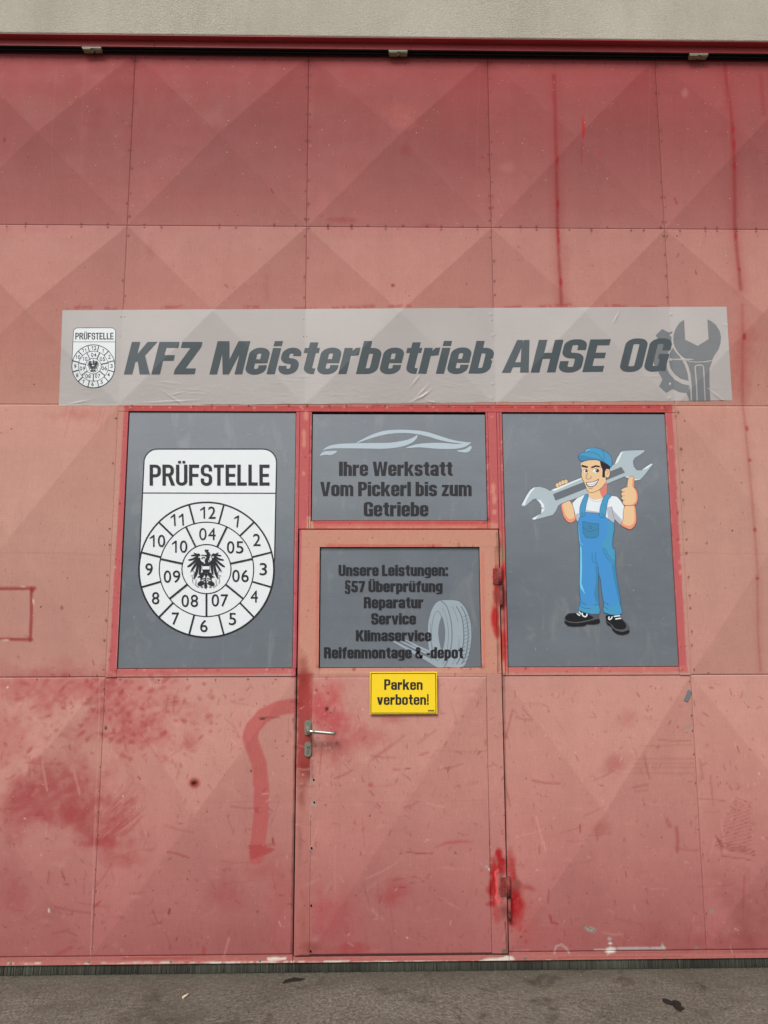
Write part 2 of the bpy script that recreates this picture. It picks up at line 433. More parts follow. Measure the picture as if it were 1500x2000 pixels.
# red stripes and drips from above
def drip(pts, w, k):
    line(pts, w*5, (146, 48, 50), k*.42, soft=w*4)
    line(pts, w*1.2, (134, 32, 36), k*.9, soft=w*1.2, brk=1.6)
drip([(1081, 150), (1082, 250), (1084, 330), (1088, 420), (1090, 500), (1093, 600)], 4.5, .75)
for v in (320, 400, 455, 470, 555): blob(1086+(v-320)*.03, v, 4, 10, (150, 20, 26), .7, soft=.5)
drip([(1415, 125), (1420, 200), (1426, 290), (1432, 380), (1436, 470), (1441, 570)], 5, .7)
drip([(1443, 600), (1446, 700), (1450, 780), (1455, 850), (1463, 980), (1472, 1100), (1478, 1240), (1485, 1310)], 3, .35)
for v, r_ in ((262, 9), (290, 14), (330, 10), (462, 9), (530, 7), (662, 8), (838, 8), (900, 4), (1036, 5), (1130, 3)): blob(1418+(v-125)*.055, v, 4, r_, (152, 24, 32), .7, soft=.5)
line([(1484, 150), (1486, 230)], 9, (140, 36, 40), .35, soft=5)
line([(1134, 228), (1136, 262), (1134, 285)], 6, (168, 36, 36), .85, soft=1.5, taper=True); line([(1133, 285), (1133, 325)], 3, (150, 50, 50), .6)
blob(942, 308, 4, 3, (160, 40, 40), .8); blob(1166, 308, 7, 11, (160, 66, 64), .5, rot=30); blob(14, 280, 3, 6, (120, 40, 38), .8)
line([(1317, 388), (1321, 400)], 3, (150, 50, 48), .8); line([(530, 372), (534, 380)], 3, (150, 54, 50), .8)
blob(767, 562, 4, 3.5, (140, 48, 44), .9, soft=.4); blob(1155, 522, 2, 2, (110, 50, 46), .9); blob(911, 557, 2, 4, (130, 50, 46), .8)
line([(442, 561), (447, 566)], 2, (120, 50, 46), .9); line([(1325, 496), (1322, 503)], 2, (130, 50, 46), .8); line([(1356, 532), (1358, 538)], 2.5, (130, 50, 46), .8)
# red smudges just above the banner's top edge
for (u, l_) in [(150, 30), (205, 20), (320, 40), (480, 25), (575, 40), (650, 50), (700, 30), (760, 40), (900, 25), (985, 30), (1050, 60), (1180, 45), (1250, 30)]:
    line([(u, 604+(-2 if u > 900 else 0)), (u+l_, 603+(-2 if u > 900 else 0))], 6, (160, 62, 60), .55, soft=3, brk=3, gaps=True)
# faint vertical and horizontal board lines pressed into the sheets
for u in (110, 165, 935, 1268, 1420):
    line([(u, 560), (u-4, 300), (u+2, 130)], 2, (172, 108, 102), .18, soft=2)
for (a_, b_) in (((0, 1080), (230, 1083)), ((1322, 1080), (1500, 1082)), ((0, 1565), (180, 1562)), ((390, 1563), (560, 1566)), ((605, 1565), (950, 1562))):
    line([a_, b_], 1.5, (150, 92, 86), .35)
# rectangle left by a removed notice
for pts in ([(0, 1150), (73, 1149)], [(66, 1150), (65, 1200), (61, 1250)], [(0, 1248), (64, 1249)]):
    line(pts, 6.5, (150, 56, 60), .85, soft=1.6, brk=1.2)
blob(68, 1153, 6, 7, (142, 48, 54), .8, soft=.4)
line([(69, 1168), (70, 1184)], 2.6, (236, 208, 172), 1, taper=True); line([(2, 1251), (24, 1250)], 2.6, (226, 206, 176), .95, taper=True); line([(46, 1146), (54, 1146)], 1.5, (230, 200, 170), .8)
blob(124, 1187, 3, 5, (136, 60, 56), .8); line([(182, 1290), (184, 1300)], 2, (140, 70, 66), .7)

# frames: repainted pinkish red, worn to tan at places ------------------------------
FR = (186, 88, 92)
def strip(pts, rgb, k=.9, brk=1.2): quad(pts, rgb, k, 1.0, brk)
strip([(243, 793), (1312, 791), (1312, 806), (243, 805)], (182, 70, 72))
strip([(243, 800), (255, 800), (227, 1312), (213, 1312)], FR)
strip([(1299, 803), (1312, 803), (1341, 1312), (1326, 1312)], FR)
strip([(578, 800), (612, 800), (608, 1036), (576, 1036)], FR); strip([(947, 800), (981, 800), (985, 1036), (951, 1036)], FR)
strip([(576, 1030), (591, 1030), (583, 1325), (570, 1325)], (190, 90, 100)); strip([(968, 1030), (985, 1030), (994, 1310), (978, 1310)], (188, 84, 84))
strip([(226, 1304), (574, 1302), (574, 1316), (213, 1318)], (190, 96, 96), .8, 2.5); strip([(985, 1300), (1340, 1300), (1342, 1312), (985, 1314)], (196, 104, 98), .8, 3)
strip([(590, 1015), (968, 1015), (968, 1036), (590, 1036)], (196, 104, 96)); line([(610, 1020), (948, 1021)], 6, (184, 66, 62), .7, soft=4, brk=2); line([(640, 1030), (930, 1030)], 3, (206, 152, 130), .5, soft=2, brk=3)
rect(600, 1010, 612, 1033, (204, 150, 128), .9, brk=2); rect(955, 1022, 972, 1036, (204, 140, 122), .7, brk=2)
for (u, v, rr) in ((598, 812, 10), (594, 850, 12), (594, 865, 12), (593, 925, 7), (960, 815, 3), (963, 955, 12), (965, 975, 12), (965, 1000, 6)):
    blob(u, v, 4.5, rr, (206, 136, 120), .85, soft=.35, brk=.5)
for i in range(26):
    u = 250+i*42; blob(u+random.uniform(-8, 8), 796+random.uniform(-1, 1), 2.6, 2.2, (214, 150, 134), .7, soft=.4)
# wicket door: tan bleached frame round its window, raw red along the lock side
TAN = (194, 138, 119)
quad([(590, 1034), (975, 1034), (985, 1316), (583, 1316)], TAN, .92, 2, .6)
for i in range(60):
    u = random.uniform(590, 975); v = random.uniform(1034, 1310); blob(u, v, random.uniform(8, 26), random.uniform(8, 40), (196, 130, 118) if random.random() < .5 else (196, 148, 124), .3, soft=.8)
line([(640, 1066), (860, 1066)], 5, (200, 84, 78), .65, soft=3, brk=2); line([(621, 1100), (619, 1300)], 5, (196, 104, 92), .6, soft=3); line([(942, 1080), (946, 1300)], 5, (204, 112, 100), .7, soft=4)
line([(630, 1312), (900, 1311)], 8, (206, 156, 136), .5, soft=5, brk=3)
quad([(582, 1316), (609, 1316), (606, 1500), (579, 1500)], (150, 46, 44), .85, 7, 6)
blob(592, 1500, 16, 50, (146, 54, 48), .75, soft=.8); blob(595, 1330, 20, 40, (150, 56, 50), .6, soft=.8)
quad([(580, 1540), (606, 1540), (603, 1860), (576, 1860)], (170, 106, 96), .35, 9, 6)
for (u, v, ru, rv, c, k) in ((592, 1330, 14, 60, (140, 50, 40), .6), (600, 1500, 22, 40, (120, 50, 44), .5), (590, 1560, 10, 50, (128, 60, 52), .5), (605, 1460, 14, 60, (120, 40, 38), .5),
                             (622, 1370, 40, 60, (184, 74, 76), .5), (650, 1405, 50, 28, (176, 74, 76), .5), (632, 1470, 44, 34, (166, 82, 78), .4), (586, 1640, 8, 60, (140, 84, 72), .5), (592, 1800, 14, 50, (150, 84, 72), .45), (604, 1850, 20, 16, (130, 56, 50), .5)):
    blob(u, v, ru, rv, c, k, soft=.8, brk=.8)
blob(639, 1384, 5, 6, (60, 24, 24), .95, rot=40, soft=.5); blob(646, 1391, 2, 2, (60, 24, 24), .9); blob(650, 1395, 2, 1.5, (70, 30, 28), .9)
for i in range(70):
    blob(random.gauss(615, 35), random.gauss(1430, 60), random.uniform(1, 3), random.uniform(1, 3), (110, 36, 36) if random.random() < .7 else (210, 160, 148), random.uniform(.4, .9), soft=.4)
line([(608, 1475), (607, 1530), (606, 1600)], 1.4, (206, 172, 156), .7, brk=1)
line([(722, 1350), (700, 1375), (690, 1400), (685, 1430)], 2, (206, 146, 134), .3, soft=3)
for p_ in ([(730, 1480), (790, 1435)], [(722, 1485), (765, 1452)], [(815, 1450), (850, 1425)]): line(p_, 5, (168, 92, 90), .4, soft=3)
line([(820, 1472), (835, 1467)], 4, (164, 88, 86), .6, soft=2); blob(724, 1530, 6, 5, (168, 70, 74), .7); line([(768, 1500), (780, 1500)], 3, (160, 72, 72), .7, soft=1.5)
for p_ in ([(722, 1541), (730, 1550)], [(735, 1565), (743, 1572)]): line(p_, 2, (140, 70, 68), .8)
line([(845, 1653), (870, 1643), (900, 1641), (927, 1642)], 6, (172, 72, 76), .65, soft=2.5, taper=True)
line([(780, 1663), (800, 1659), (812, 1662), (845, 1662)], 2, (130, 64, 60), .7, brk=1.5)
for p_ in ([(768, 1714), (788, 1713)], [(772, 1730), (792, 1728)], [(800, 1721), (808, 1720)], [(824, 1718), (828, 1718)], [(803, 1708), (815, 1708)]): line(p_, 2, (140, 44, 50), .75)
line([(655, 1650), (655, 1740)], 1.5, (196, 140, 130), .4); line([(950, 1360), (950, 1466), (848, 1465)], 1.3, (150, 88, 84), .5); line([(956, 1600), (957, 1700)], 1.5, (140, 70, 66), .6)
line([(710, 1720), (722, 1770), (731, 1790)], 2, (150, 80, 78), .6); line([(738, 1715), (742, 1785)], 2, (156, 76, 76), .4)
# hinge touch-ups: sprayed bright red over rust
for (u, v, ru, rv, k) in ((973, 1667, 9, 15, .95), (980, 1690, 13, 26, .85), (963, 1735, 12, 58, .98), (1000, 1702, 14, 50, .8), (1008, 1765, 20, 50, .95), (970, 1785, 16, 26, .6), (1000, 1785, 18, 26, .6), (962, 1700, 8, 30, .7)):
    blob(u, v, ru, rv, FRESH, k, soft=.55, brk=.75)
for i in range(160): blob(random.gauss(984, 24), random.gauss(1735, 48), random.uniform(.8, 2.2), random.uniform(.8, 2.4), (150, 30, 34) if random.random() < .75 else (206, 120, 112), random.uniform(.3, .8), soft=.5)
line([(986, 1800), (988, 1830), (990, 1860)], 3, (84, 52, 44), .8, brk=1.4)
blob(978, 1735, 8, 44, (112, 48, 44), .7, soft=.6); blob(1010, 1728, 9, 20, (118, 76, 66), .7, soft=.6); blob(984, 1780, 10, 26, (110, 62, 54), .65, soft=.6)
blob(1020, 1730, 18, 7, (160, 66, 64), .6, rot=25); blob(1036, 1733, 12, 5, (150, 66, 64), .6, rot=30)
line([(973, 1697), (966, 1702), (968, 1716), (970, 1740), (967, 1752), (972, 1762), (978, 1754)], 3.4, (232, 84, 88), .95, soft=1.0)
for (u, v, ru, rv, k) in ((969, 1130, 9, 26, .85), (971, 1165, 10, 30, .7), (966, 1205, 11, 36, .95), (970, 1232, 9, 20, .85), (983, 1255, 8, 40, .85), (982, 1120, 7, 20, .8)):
    blob(u, v, ru, rv, (176, 30, 32), k, soft=.45, brk=.3)
blob(968, 1168, 8, 18, (140, 60, 58), .7); blob(983, 1175, 8, 36, (110, 42, 40), .8, soft=.6); blob(982, 1210, 7, 20, (128, 60, 54), .6)
blob(981, 1080, 5, 20, (138, 126, 98), .9, soft=.4); blob(976, 1063, 3, 18, (104, 84, 66), .8)
blob(985, 1270, 4, 5, (120, 96, 76), .8)
for i in range(18): blob(965+random.uniform(-4, 4), 1122+random.uniform(-12, 18), 1.3, 1.5, (236, 150, 140), .9, soft=.5)
for (u0, v0, v1, c_, k_) in ((984, 1316, 1640, (96, 44, 42), .6), (581, 1040, 1310, (120, 40, 46), .5), (578, 1318, 1860, (84, 40, 36), .75), (970, 1040, 1310, (104, 52, 46), .6)):
    u1 = u0+(v1-v0)*(.012 if u0 > 750 else -.016)
    line([(u0, v0), (u1, v1)], 3, c_, k_, soft=3, brk=2)
line([(585, 1865), (985, 1864)], 3, (70, 30, 30), .7, soft=2.5, brk=2)
for (u, v) in ((590, 1864), (984, 1862), (583, 1320), (227, 1310), (1328, 1308), (256, 802), (1300, 802), (612, 1016), (950, 1018), (624, 1302), (940, 1302)): blob(u, v, 8, 5, (112, 58, 52), .5, soft=.8, brk=.8)  # corner grime, painted dark to stand in for contact shade
for i in range(170):   # grime beads and chips along the frame edges
    e = random.choice((((243, 800), (213, 1312)), ((1312, 803), (1341, 1312)), ((580, 803), (571, 1310)), ((979, 803), (993, 1305)), ((610, 805), (607, 1018)), ((948, 805), (952, 1018)), ((245, 803), (1300, 803)), ((226, 1308), (572, 1306)), ((993, 1305), (1326, 1305)), ((625, 1067), (937, 1067)), ((622, 1306), (941, 1306))))
    t_ = random.random(); u = e[0][0]+(e[1][0]-e[0][0])*t_+random.gauss(0, 2.5); v = e[0][1]+(e[1][1]-e[0][1])*t_+random.gauss(0, 2.5)
    blob(u, v, random.uniform(1.2, 4), random.uniform(1.2, 5), random.choice(((206, 146, 132), (206, 146, 132), (118, 48, 50), (160, 60, 62))), random.uniform(.35, .8), soft=.5, brk=.6)
# bare chips, scrapes and dents in the lower sheets
GREY, WHI = (150, 156, 146), (222, 214, 202)
for (u, v, ru, rv, c) in ((613, 1569, 6, 5, GREY), (612, 1524, 4, 3.5, GREY), (609, 1655, 5, 4, GREY), (206, 1419, 3.2, 3, GREY), (1343, 1419, 4, 4, (140, 150, 132)), (1390, 1779, 7, 5, (130, 132, 120)),
                          (1422, 1812, 6, 3, (160, 120, 110)), (1191, 1833, 6, 4.5, (170, 166, 160)), (1192, 1842, 5, 2.5, WHI), (795, 1829, 1.6, 2, WHI), (950, 1691, 4, 4, GREY), (955, 1697, 2.5, 2, WHI),
                          (985, 1856, 9, 6, (108, 92, 78)), (964, 1863, 6, 4, (110, 96, 84)), (84, 1666, 2, 2, WHI), (54, 1596, 2, 1.6, WHI), (3, 1553, 1.6, 1.6, WHI), (15, 1342, 2, 2, WHI), (98, 1776, 2, 4, WHI), (241, 1553, 1.2, 2, WHI), (1477, 1508, 2.5, 2.5, (214, 170, 160)), (1360, 1851, 6, 3, (130, 126, 112))):
    blob(u, v, ru, rv, c, .95, soft=.35, brk=.5)
quad([(1135, 1806), (1160, 1811), (1164, 1816), (1158, 1820), (1147, 1817)], (150, 158, 146), .9, 1.2, .6); line([(1138, 1807), (1160, 1816)], 2, (90, 44, 42), .7)
line([(1195, 1853), (1245, 1852), (1298, 1852)], 5, (176, 170, 166), .85, soft=1.5, brk=1); blob(1192, 1855, 14, 7, (216, 214, 208), .9, soft=.4, brk=.6); line([(1160, 1855), (1180, 1855)], 2, (206, 190, 184), .8)
quad([(1290, 1853), (1293, 1842), (1300, 1852)], (170, 176, 160), .9); line([(1186, 1865), (1192, 1850)], 2.5, WHI, .8)
line([(1082, 1862), (1086, 1848), (1096, 1844), (1106, 1852), (1112, 1862)], 2.6, (188, 180, 174), .7, soft=1.2)
line([(1000, 1858), (1032, 1857)], 1.6, (196, 176, 168), .7, brk=1)
line([(1073, 1786), (1076, 1800), (1088, 1803)], 4, (150, 40, 44), .7, taper=False, soft=1.5); line([(1070, 1735), (1069, 1760)], 3, (150, 60, 60), .6)
line([(1129, 1607), (1130, 1622)], 2.5, (140, 48, 52), .7); line([(1052, 1650), (1053, 1665)], 2, (110, 50, 50), .7)
line([(1300, 1600), (1306, 1612)], 8, (156, 76, 76), .5, soft=3); line([(1320, 1615), (1322, 1640), (1321, 1662)], 7, (156, 70, 72), .55, soft=3)
line([(1232, 1535), (1262, 1530)], 5, (156, 86, 84), .45, soft=3); line([(1235, 1543), (1262, 1542)], 2, (140, 76, 74), .5)
line([(1137, 1590), (1160, 1578), (1178, 1571)], 1.5, (150, 84, 82), .6)
line([(1362, 1559), (1415, 1563)], 1.8, (130, 70, 66), .5); line([(1255, 1456), (1352, 1454)], 2, (156, 88, 84), .4, soft=2)
for v in (1480, 1489, 1497, 1508): line([(1235, v), (1355, v+2)], 3, (150, 84, 82), .3, soft=3)
for i in range(22):   # fan of scrape lines at the right
    k = i/21; v = 1562+k*95; u0 = 1432-k*34+random.uniform(-4, 4); u1 = 1463+random.uniform(-3, 4)
    line([(u0, v-6), ((u0+u1)/2, v), (u1, v+5)], 1.3, (138, 62, 62), .6)
for d in (0, 6, 12, 26): line([(1395+d*.4, 1630+d*.6), (1408, 1645+d), (1440, 1650+d*.9), (1470, 1660+d*.7)], 1.4, (124, 50, 52), .7)
for (a_, b_) in (((276, 1430), (320, 1488)), ((440, 1402), (460, 1420)), ((460, 1420), (469, 1440)), ((355, 1490), (348, 1520)), ((318, 1486), (350, 1465))):
    line([a_, b_], 2.2, (160, 82, 82), .45, soft=1.5)
line([(330, 1660), (345, 1662), (372, 1671)], 3, (150, 56, 58), .7, soft=1.5); line([(240, 1670), (270, 1658), (305, 1655)], 3, (164, 88, 84), .5, soft=2)
line([(300, 1773), (308, 1800)], 2.5, (140, 62, 62), .6); line([(310, 1802), (328, 1830), (336, 1865)], 1.6, (150, 76, 74), .6); line([(222, 1680), (205, 1710), (184, 1735)], 2.5, (150, 78, 76), .55, soft=1.5)
line([(180, 1775), (200, 1757)], 5, (150, 54, 60), .7, soft=1.5, taper=True); line([(331, 1783), (333, 1774)], 4, (130, 40, 44), .8); line([(347, 1830), (345, 1836)], 3, (130, 50, 50), .7)
line([(398, 1852), (398, 1862)], 8, (164, 66, 68), .6, soft=3); blob(504, 1778, 3.5, 3, (130, 48, 50), .8); line([(110, 1865), (140, 1850)], 7, (160, 66, 70), .5, soft=3); line([(104, 1822), (130, 1816), (150, 1826)], 3.5, (156, 72, 74), .55, soft=2)
line([(97, 1722), (100, 1700)], 3, (150, 62, 62), .6); line([(123, 1700), (129, 1718)], 3, (150, 60, 60), .6); line([(533, 1636), (534, 1645)], 4, (136, 50, 50), .8); line([(272, 1516), (277, 1520)], 3, (130, 46, 50), .8)
blob(1407, 1840, 3, 2, (120, 60, 56), .7); blob(1027, 1838, 5, 5, (162, 70, 70), .7); blob(1017, 1829, 2, 3, (90, 40, 38), .9); line([(1072, 1383), (1060, 1375), (1020, 1375)], 2, (160, 80, 78), .5); line([(1020, 1383), (1036, 1402)], 1.5, (140, 66, 64), .6); blob(1071, 1388, 4, 4, (166, 82, 78), .7)
blob(1323, 1420, 1.8, 1.8, (120, 30, 32), .9)
line([(1385, 1343), (1393, 1344)], 2.5, (140, 66, 64), .7); line([(1425, 1345), (1428, 1357)], 2.5, (150, 66, 66), .6); blob(978, 1498, 2, 2.2, (60, 34, 34), .9)
for i in range(850):  # random small nicks everywhere below two metres
    u, v = random.uniform(0, 1500), random.uniform(1330, 1862)
    L = random.uniform(2, 13); an = random.gauss(1.4, .8)
    light = random.random() < .14
    line([(u, v), (u+L*math.cos(an), v+L*math.sin(an))], random.uniform(.8, 1.8), (212, 162, 150) if light else (132, 58, 57), random.uniform(.3, .85), soft=1)
for i in range(300):
    u, v = random.uniform(0, 1500), random.uniform(115, 1330)
    blob(u, v, random.uniform(.8, 2), random.uniform(.8, 3), (200, 140, 128) if random.random() < .4 else (140, 56, 54), random.uniform(.3, .6), soft=.5)
for i in range(95):  # long faint rubs
    u, v = random.uniform(0, 1450), random.uniform(1340, 1850); L = random.uniform(20, 70); an = random.uniform(-.5, .3) if random.random() < .6 else random.uniform(1.2, 1.9)
    line([(u, v), (u+L*.5*math.cos(an), v+L*.5*math.sin(an)+2), (u+L*math.cos(an), v+L*math.sin(an))], random.uniform(1, 4), (148, 72, 72) if random.random() < .6 else (204, 148, 138), random.uniform(.25, .6), soft=1.6)
# bottom rail: flaked to white primer along its lower lip
quad([(0, 1866), (575, 1863), (1000, 1862), (1500, 1857), (1500, 1890), (0, 1897)], (178, 112, 104), .75, 3, 1)
line([(0, 1874), (575, 1871), (1000, 1872), (1500, 1866)], 2, (160, 70, 68), .5, soft=2, brk=1.5, gaps=True)
line([(240, 1871), (376, 1870)], 2.2, (150, 44, 48), .8, brk=1); line([(1090, 1868), (1330, 1866)], 2.4, (156, 54, 56), .6, brk=1)
for i in range(120):
    u = random.uniform(0, 1500); L = random.uniform(4, 26) if u < 350 or u > 900 else random.uniform(6, 50); v = 1881-(u/1500)*7+random.uniform(-1, 1.2)
    line([(u, v), (u+L, v-.2)], random.uniform(1.2, 2.6), WHI if random.random() < .7 else (206, 150, 140), .9, soft=.9, brk=1.2, gaps=True)
quad([(520, 1869), (560, 1868), (560, 1874), (524, 1876)], WHI, .95, 1, 1.5); quad([(930, 1873), (985, 1868), (1000, 1866), (1008, 1875), (935, 1876)], WHI, .95, 1, 2)
# rivets: worn halo and rust ring around each
DL, DR = -0.3620, 0.6430
RIV = []
def riv_line(x0, z0, x1, z1, step=.085, off=.009, double=True):
    L = math.hypot(x1-x0, z1-z0); n = int(L/step)
    px, pz = (-(z1-z0)/L, (x1-x0)/L)
    for i in range(n):
        t = (i+.5+random.uniform(-.22, .22))/n
        for s_ in ((1, -1) if (double and random.random() < .35) else (random.choice((1, -1)),)):
            if random.random() < .12: continue
            RIV.append((x0+(x1-x0)*t+px*off*s_, z0+(z1-z0)*t+pz*off*s_, random.uniform(.0024, .0040)))
for i in range(1, 7):
    if XS[i] in (XS[2], XS[3], XS[4], XS[5]):
        riv_line(XS[i], Z1, XS[i], ZT-.02, .075); riv_line(XS[i], Z2+.3, XS[i], Z1, .11)
riv_line(XS[1], Z1, XS[6], Z1, .10); riv_line(XS[1], ZT-.035, XS[6], ZT-.035, .09, .002, False)
riv_line(XS[1], Z3, XS[2], Z3, .11, .010, False); riv_line(XS[5], Z3, XS[6], Z3, .14, .010, False)
riv_line(XS[2], Z0, XS[2], Z3, .11, .004, False); riv_line(XS[5], Z0, XS[5], Z3, .11, .008, False)
riv_line(XS[5]+.016, Z3, XS[5]+.016, Z2, .09, .002, False); riv_line(XS[2]-.012, Z3, XS[2]-.012, Z2, .11, .002, False)
riv_line(XS[2], Z2-.006, XS[5], Z2-.006, .10, .001, False); riv_line(XS[2], Z3-.014, DL, Z3-.014, .15, .001, False)
for (x, z, r_) in RIV:
    if CX0+.02 < x < CX1-.02:
        u_, v_ = UV(np.array([x]), np.array([z])); u_, v_ = float(u_[0]), float(v_[0])
        if z < 1.4: blob(u_, v_, 4.2, 4.0, (206, 150, 140), .55, soft=.5)
        blob(u_, v_, 2.6, 2.8, (112, 52, 50), random.uniform(.5, .9), soft=.4)
        if random.random() < .4: line([(u_+random.uniform(-1, 1), v_), (u_+random.uniform(-2, 2), v_+random.uniform(4, 14))], 1.6, (132, 60, 58), .45)
for (a_, b_) in ((((196, 1324)), ((177, 1868))),): line([a_, b_], 1.4, (206, 160, 150), .5, brk=1)
CAN = np.clip(CAN, .004, .95)

def sample(X, Z):
    fx = np.clip((X-CX0)/CS, 0, nx-1.001); fz = np.clip((Z-CZ0)/CS, 0, nz-1.001)
    ix, iz = fx.astype(int), fz.astype(int); tx, tz = (fx-ix)[:, None], (fz-iz)[:, None]
    return (CAN[iz, ix]*(1-tx)+CAN[iz, ix+1]*tx)*(1-tz)+(CAN[iz+1, ix]*(1-tx)+CAN[iz+1, ix+1]*tx)*tz

# ------------------------------------------------------------------ shape of the pressed sheets
DEPTH = 0.044
CELLS = []   # (x0, x1, z0, z1, depth)
for i in range(7):
    CELLS.append((XS[i], XS[i+1], Z1, ZT, DEPTH)); CELLS.append((XS[i], XS[i+1], Z2, Z1, DEPTH))
for (a_, b_) in ((XS[0], XS[1]), (XS[1], XS[2]), (XS[5], XS[6]), (XS[6], XS[7])):
    CELLS.append((a_, b_, Z3, Z2, DEPTH)); CELLS.append((a_, b_, Z0, Z3, DEPTH))
DL, DR, DB, DTOP = -0.3620, 0.6430, 0.0800, float(P(750, 1035)[1])
CELLS.append((XS[2], DL-.006, Z0, Z3, DEPTH)); CELLS.append((DR+.006, XS[5], Z0, Z3, DEPTH))
SKL, SKR = float(P(608, 1500)[0]), float(P(953, 1500)[0])
DOORCELL = (SKL, SKR, .081, Z3-.004, .037)

def warp(X, Z):
    return .0010*(np.sin(X*5.1+1.3*np.sin(Z*2.3))*np.cos(Z*4.3+.7)+.6*np.sin(X*9.7+Z*3.1))
def height(X, Z, cell):
    x0, x1, z0, z1, dp = cell
    a = np.abs((X-x0)/(x1-x0)*2-1); b = np.abs((Z-z0)/(z1-z0)*2-1)
    e = np.minimum(1, (1-np.maximum(a, b))*8)
    return dp*(1-np.maximum(a, b))+warp(X, Z)*e
def height_at(X, Z):
    h = np.zeros_like(X)
    for c in CELLS:
        m_ = (X >= c[0]) & (X <= c[1]) & (Z >= c[2]) & (Z <= c[3])
        if m_.any(): h[m_] = height(X[m_], Z[m_], c)
    return h

def pressed_sheet(cell, parent, n=190, gap=.0004, y0=0.0, name='steel_sheet'):
    x0, x1, z0, z1, dp = cell
    t = np.linspace(0, 1, n+1)
    TX, TZ = np.meshgrid(t, t)
    X = x0+gap+(x1-x0-2*gap)*TX; Z = z0+gap+(z1-z0-2*gap)*TZ
    Y = y0-height(X.ravel(), Z.ravel(), cell)
    Vt = np.stack([X.ravel(), Y, Z.ravel()], 1)
    i, j = np.meshgrid(np.arange(n), np.arange(n)); i, j = i.ravel(), j.ravel()
    a = j*(n+1)+i; b = a+1; c = a+n+2; d = a+n+1
    same = (i < n/2) == (j < n/2)       # split each cell along the crease direction
    f1 = np.concatenate([np.stack([a, b, c], 1)[same], np.stack([a, c, d], 1)[same], np.stack([a, b, d], 1)[~same], np.stack([b, c, d], 1)[~same]])
    # folded edge all round
    k = np.arange(n)
    ring = np.concatenate([k, (k+1)*(n+1)-1, (n+1)*(n+1)-1-k, (n-k)*(n+1)])
    rv = Vt[ring].copy(); rv[:, 1] = y0+.006; base_i = len(Vt)
    m_ = len(ring); q = np.stack([ring, base_i+np.arange(m_), base_i+(np.arange(m_)+1) % m_, np.roll(ring, -1)], 1)
    Vt = np.concatenate([Vt, rv])
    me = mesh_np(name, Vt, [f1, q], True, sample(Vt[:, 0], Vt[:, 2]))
    return link(name, me, parent, M_PAINT)

def slab(x0, x1, z0, z1, yf, yb, parent, name, step=.005, taper=None, m_=None, bev=.0006):
    """flat bar whose front carries the paint map; taper=(dx0,dx1) shifts the upper end"""
    n1, n2 = max(2, int((x1-x0)/step)+1), max(2, int((z1-z0)/step)+1)
    tx = np.concatenate([[0], np.linspace(bev/(x1-x0), 1-bev/(x1-x0), n1), [1]]); tz = np.concatenate([[0], np.linspace(bev/(z1-z0), 1-bev/(z1-z0), n2), [1]])
    TX, TZ = np.meshgrid(tx, tz)
    X = x0+(x1-x0)*TX; Z = z0+(z1-z0)*TZ; Y = np.full(X.shape, yf)
    Y[0, :] = Y[-1, :] = yf+bev; Y[:, 0] = Y[:, -1] = yf+bev
    r, c = X.shape
    Vt = np.stack([X.ravel(), Y.ravel(), Z.ravel()], 1)
    i, j = np.meshgrid(np.arange(c-1), np.arange(r-1)); a = (j*c+i).ravel()
    f = np.stack([a, a+1, a+c+1, a+c], 1)
    ring = np.concatenate([np.arange(c-1), np.arange(r-1)*c+c-1, (r-1)*c+np.arange(c-1, 0, -1), np.arange(r-1, 0, -1)*c])
    rv = Vt[ring].copy(); rv[:, 1] = yb; m2 = len(ring)
    q = np.stack([ring, len(Vt)+np.arange(m2), len(Vt)+(np.arange(m2)+1) % m2, np.roll(ring, -1)], 1)
    Vt = np.concatenate([Vt, rv])
    return link(name, mesh_np(name, Vt, [f, q], False, sample(Vt[:, 0], Vt[:, 2])), parent, m_ or M_PAINT)

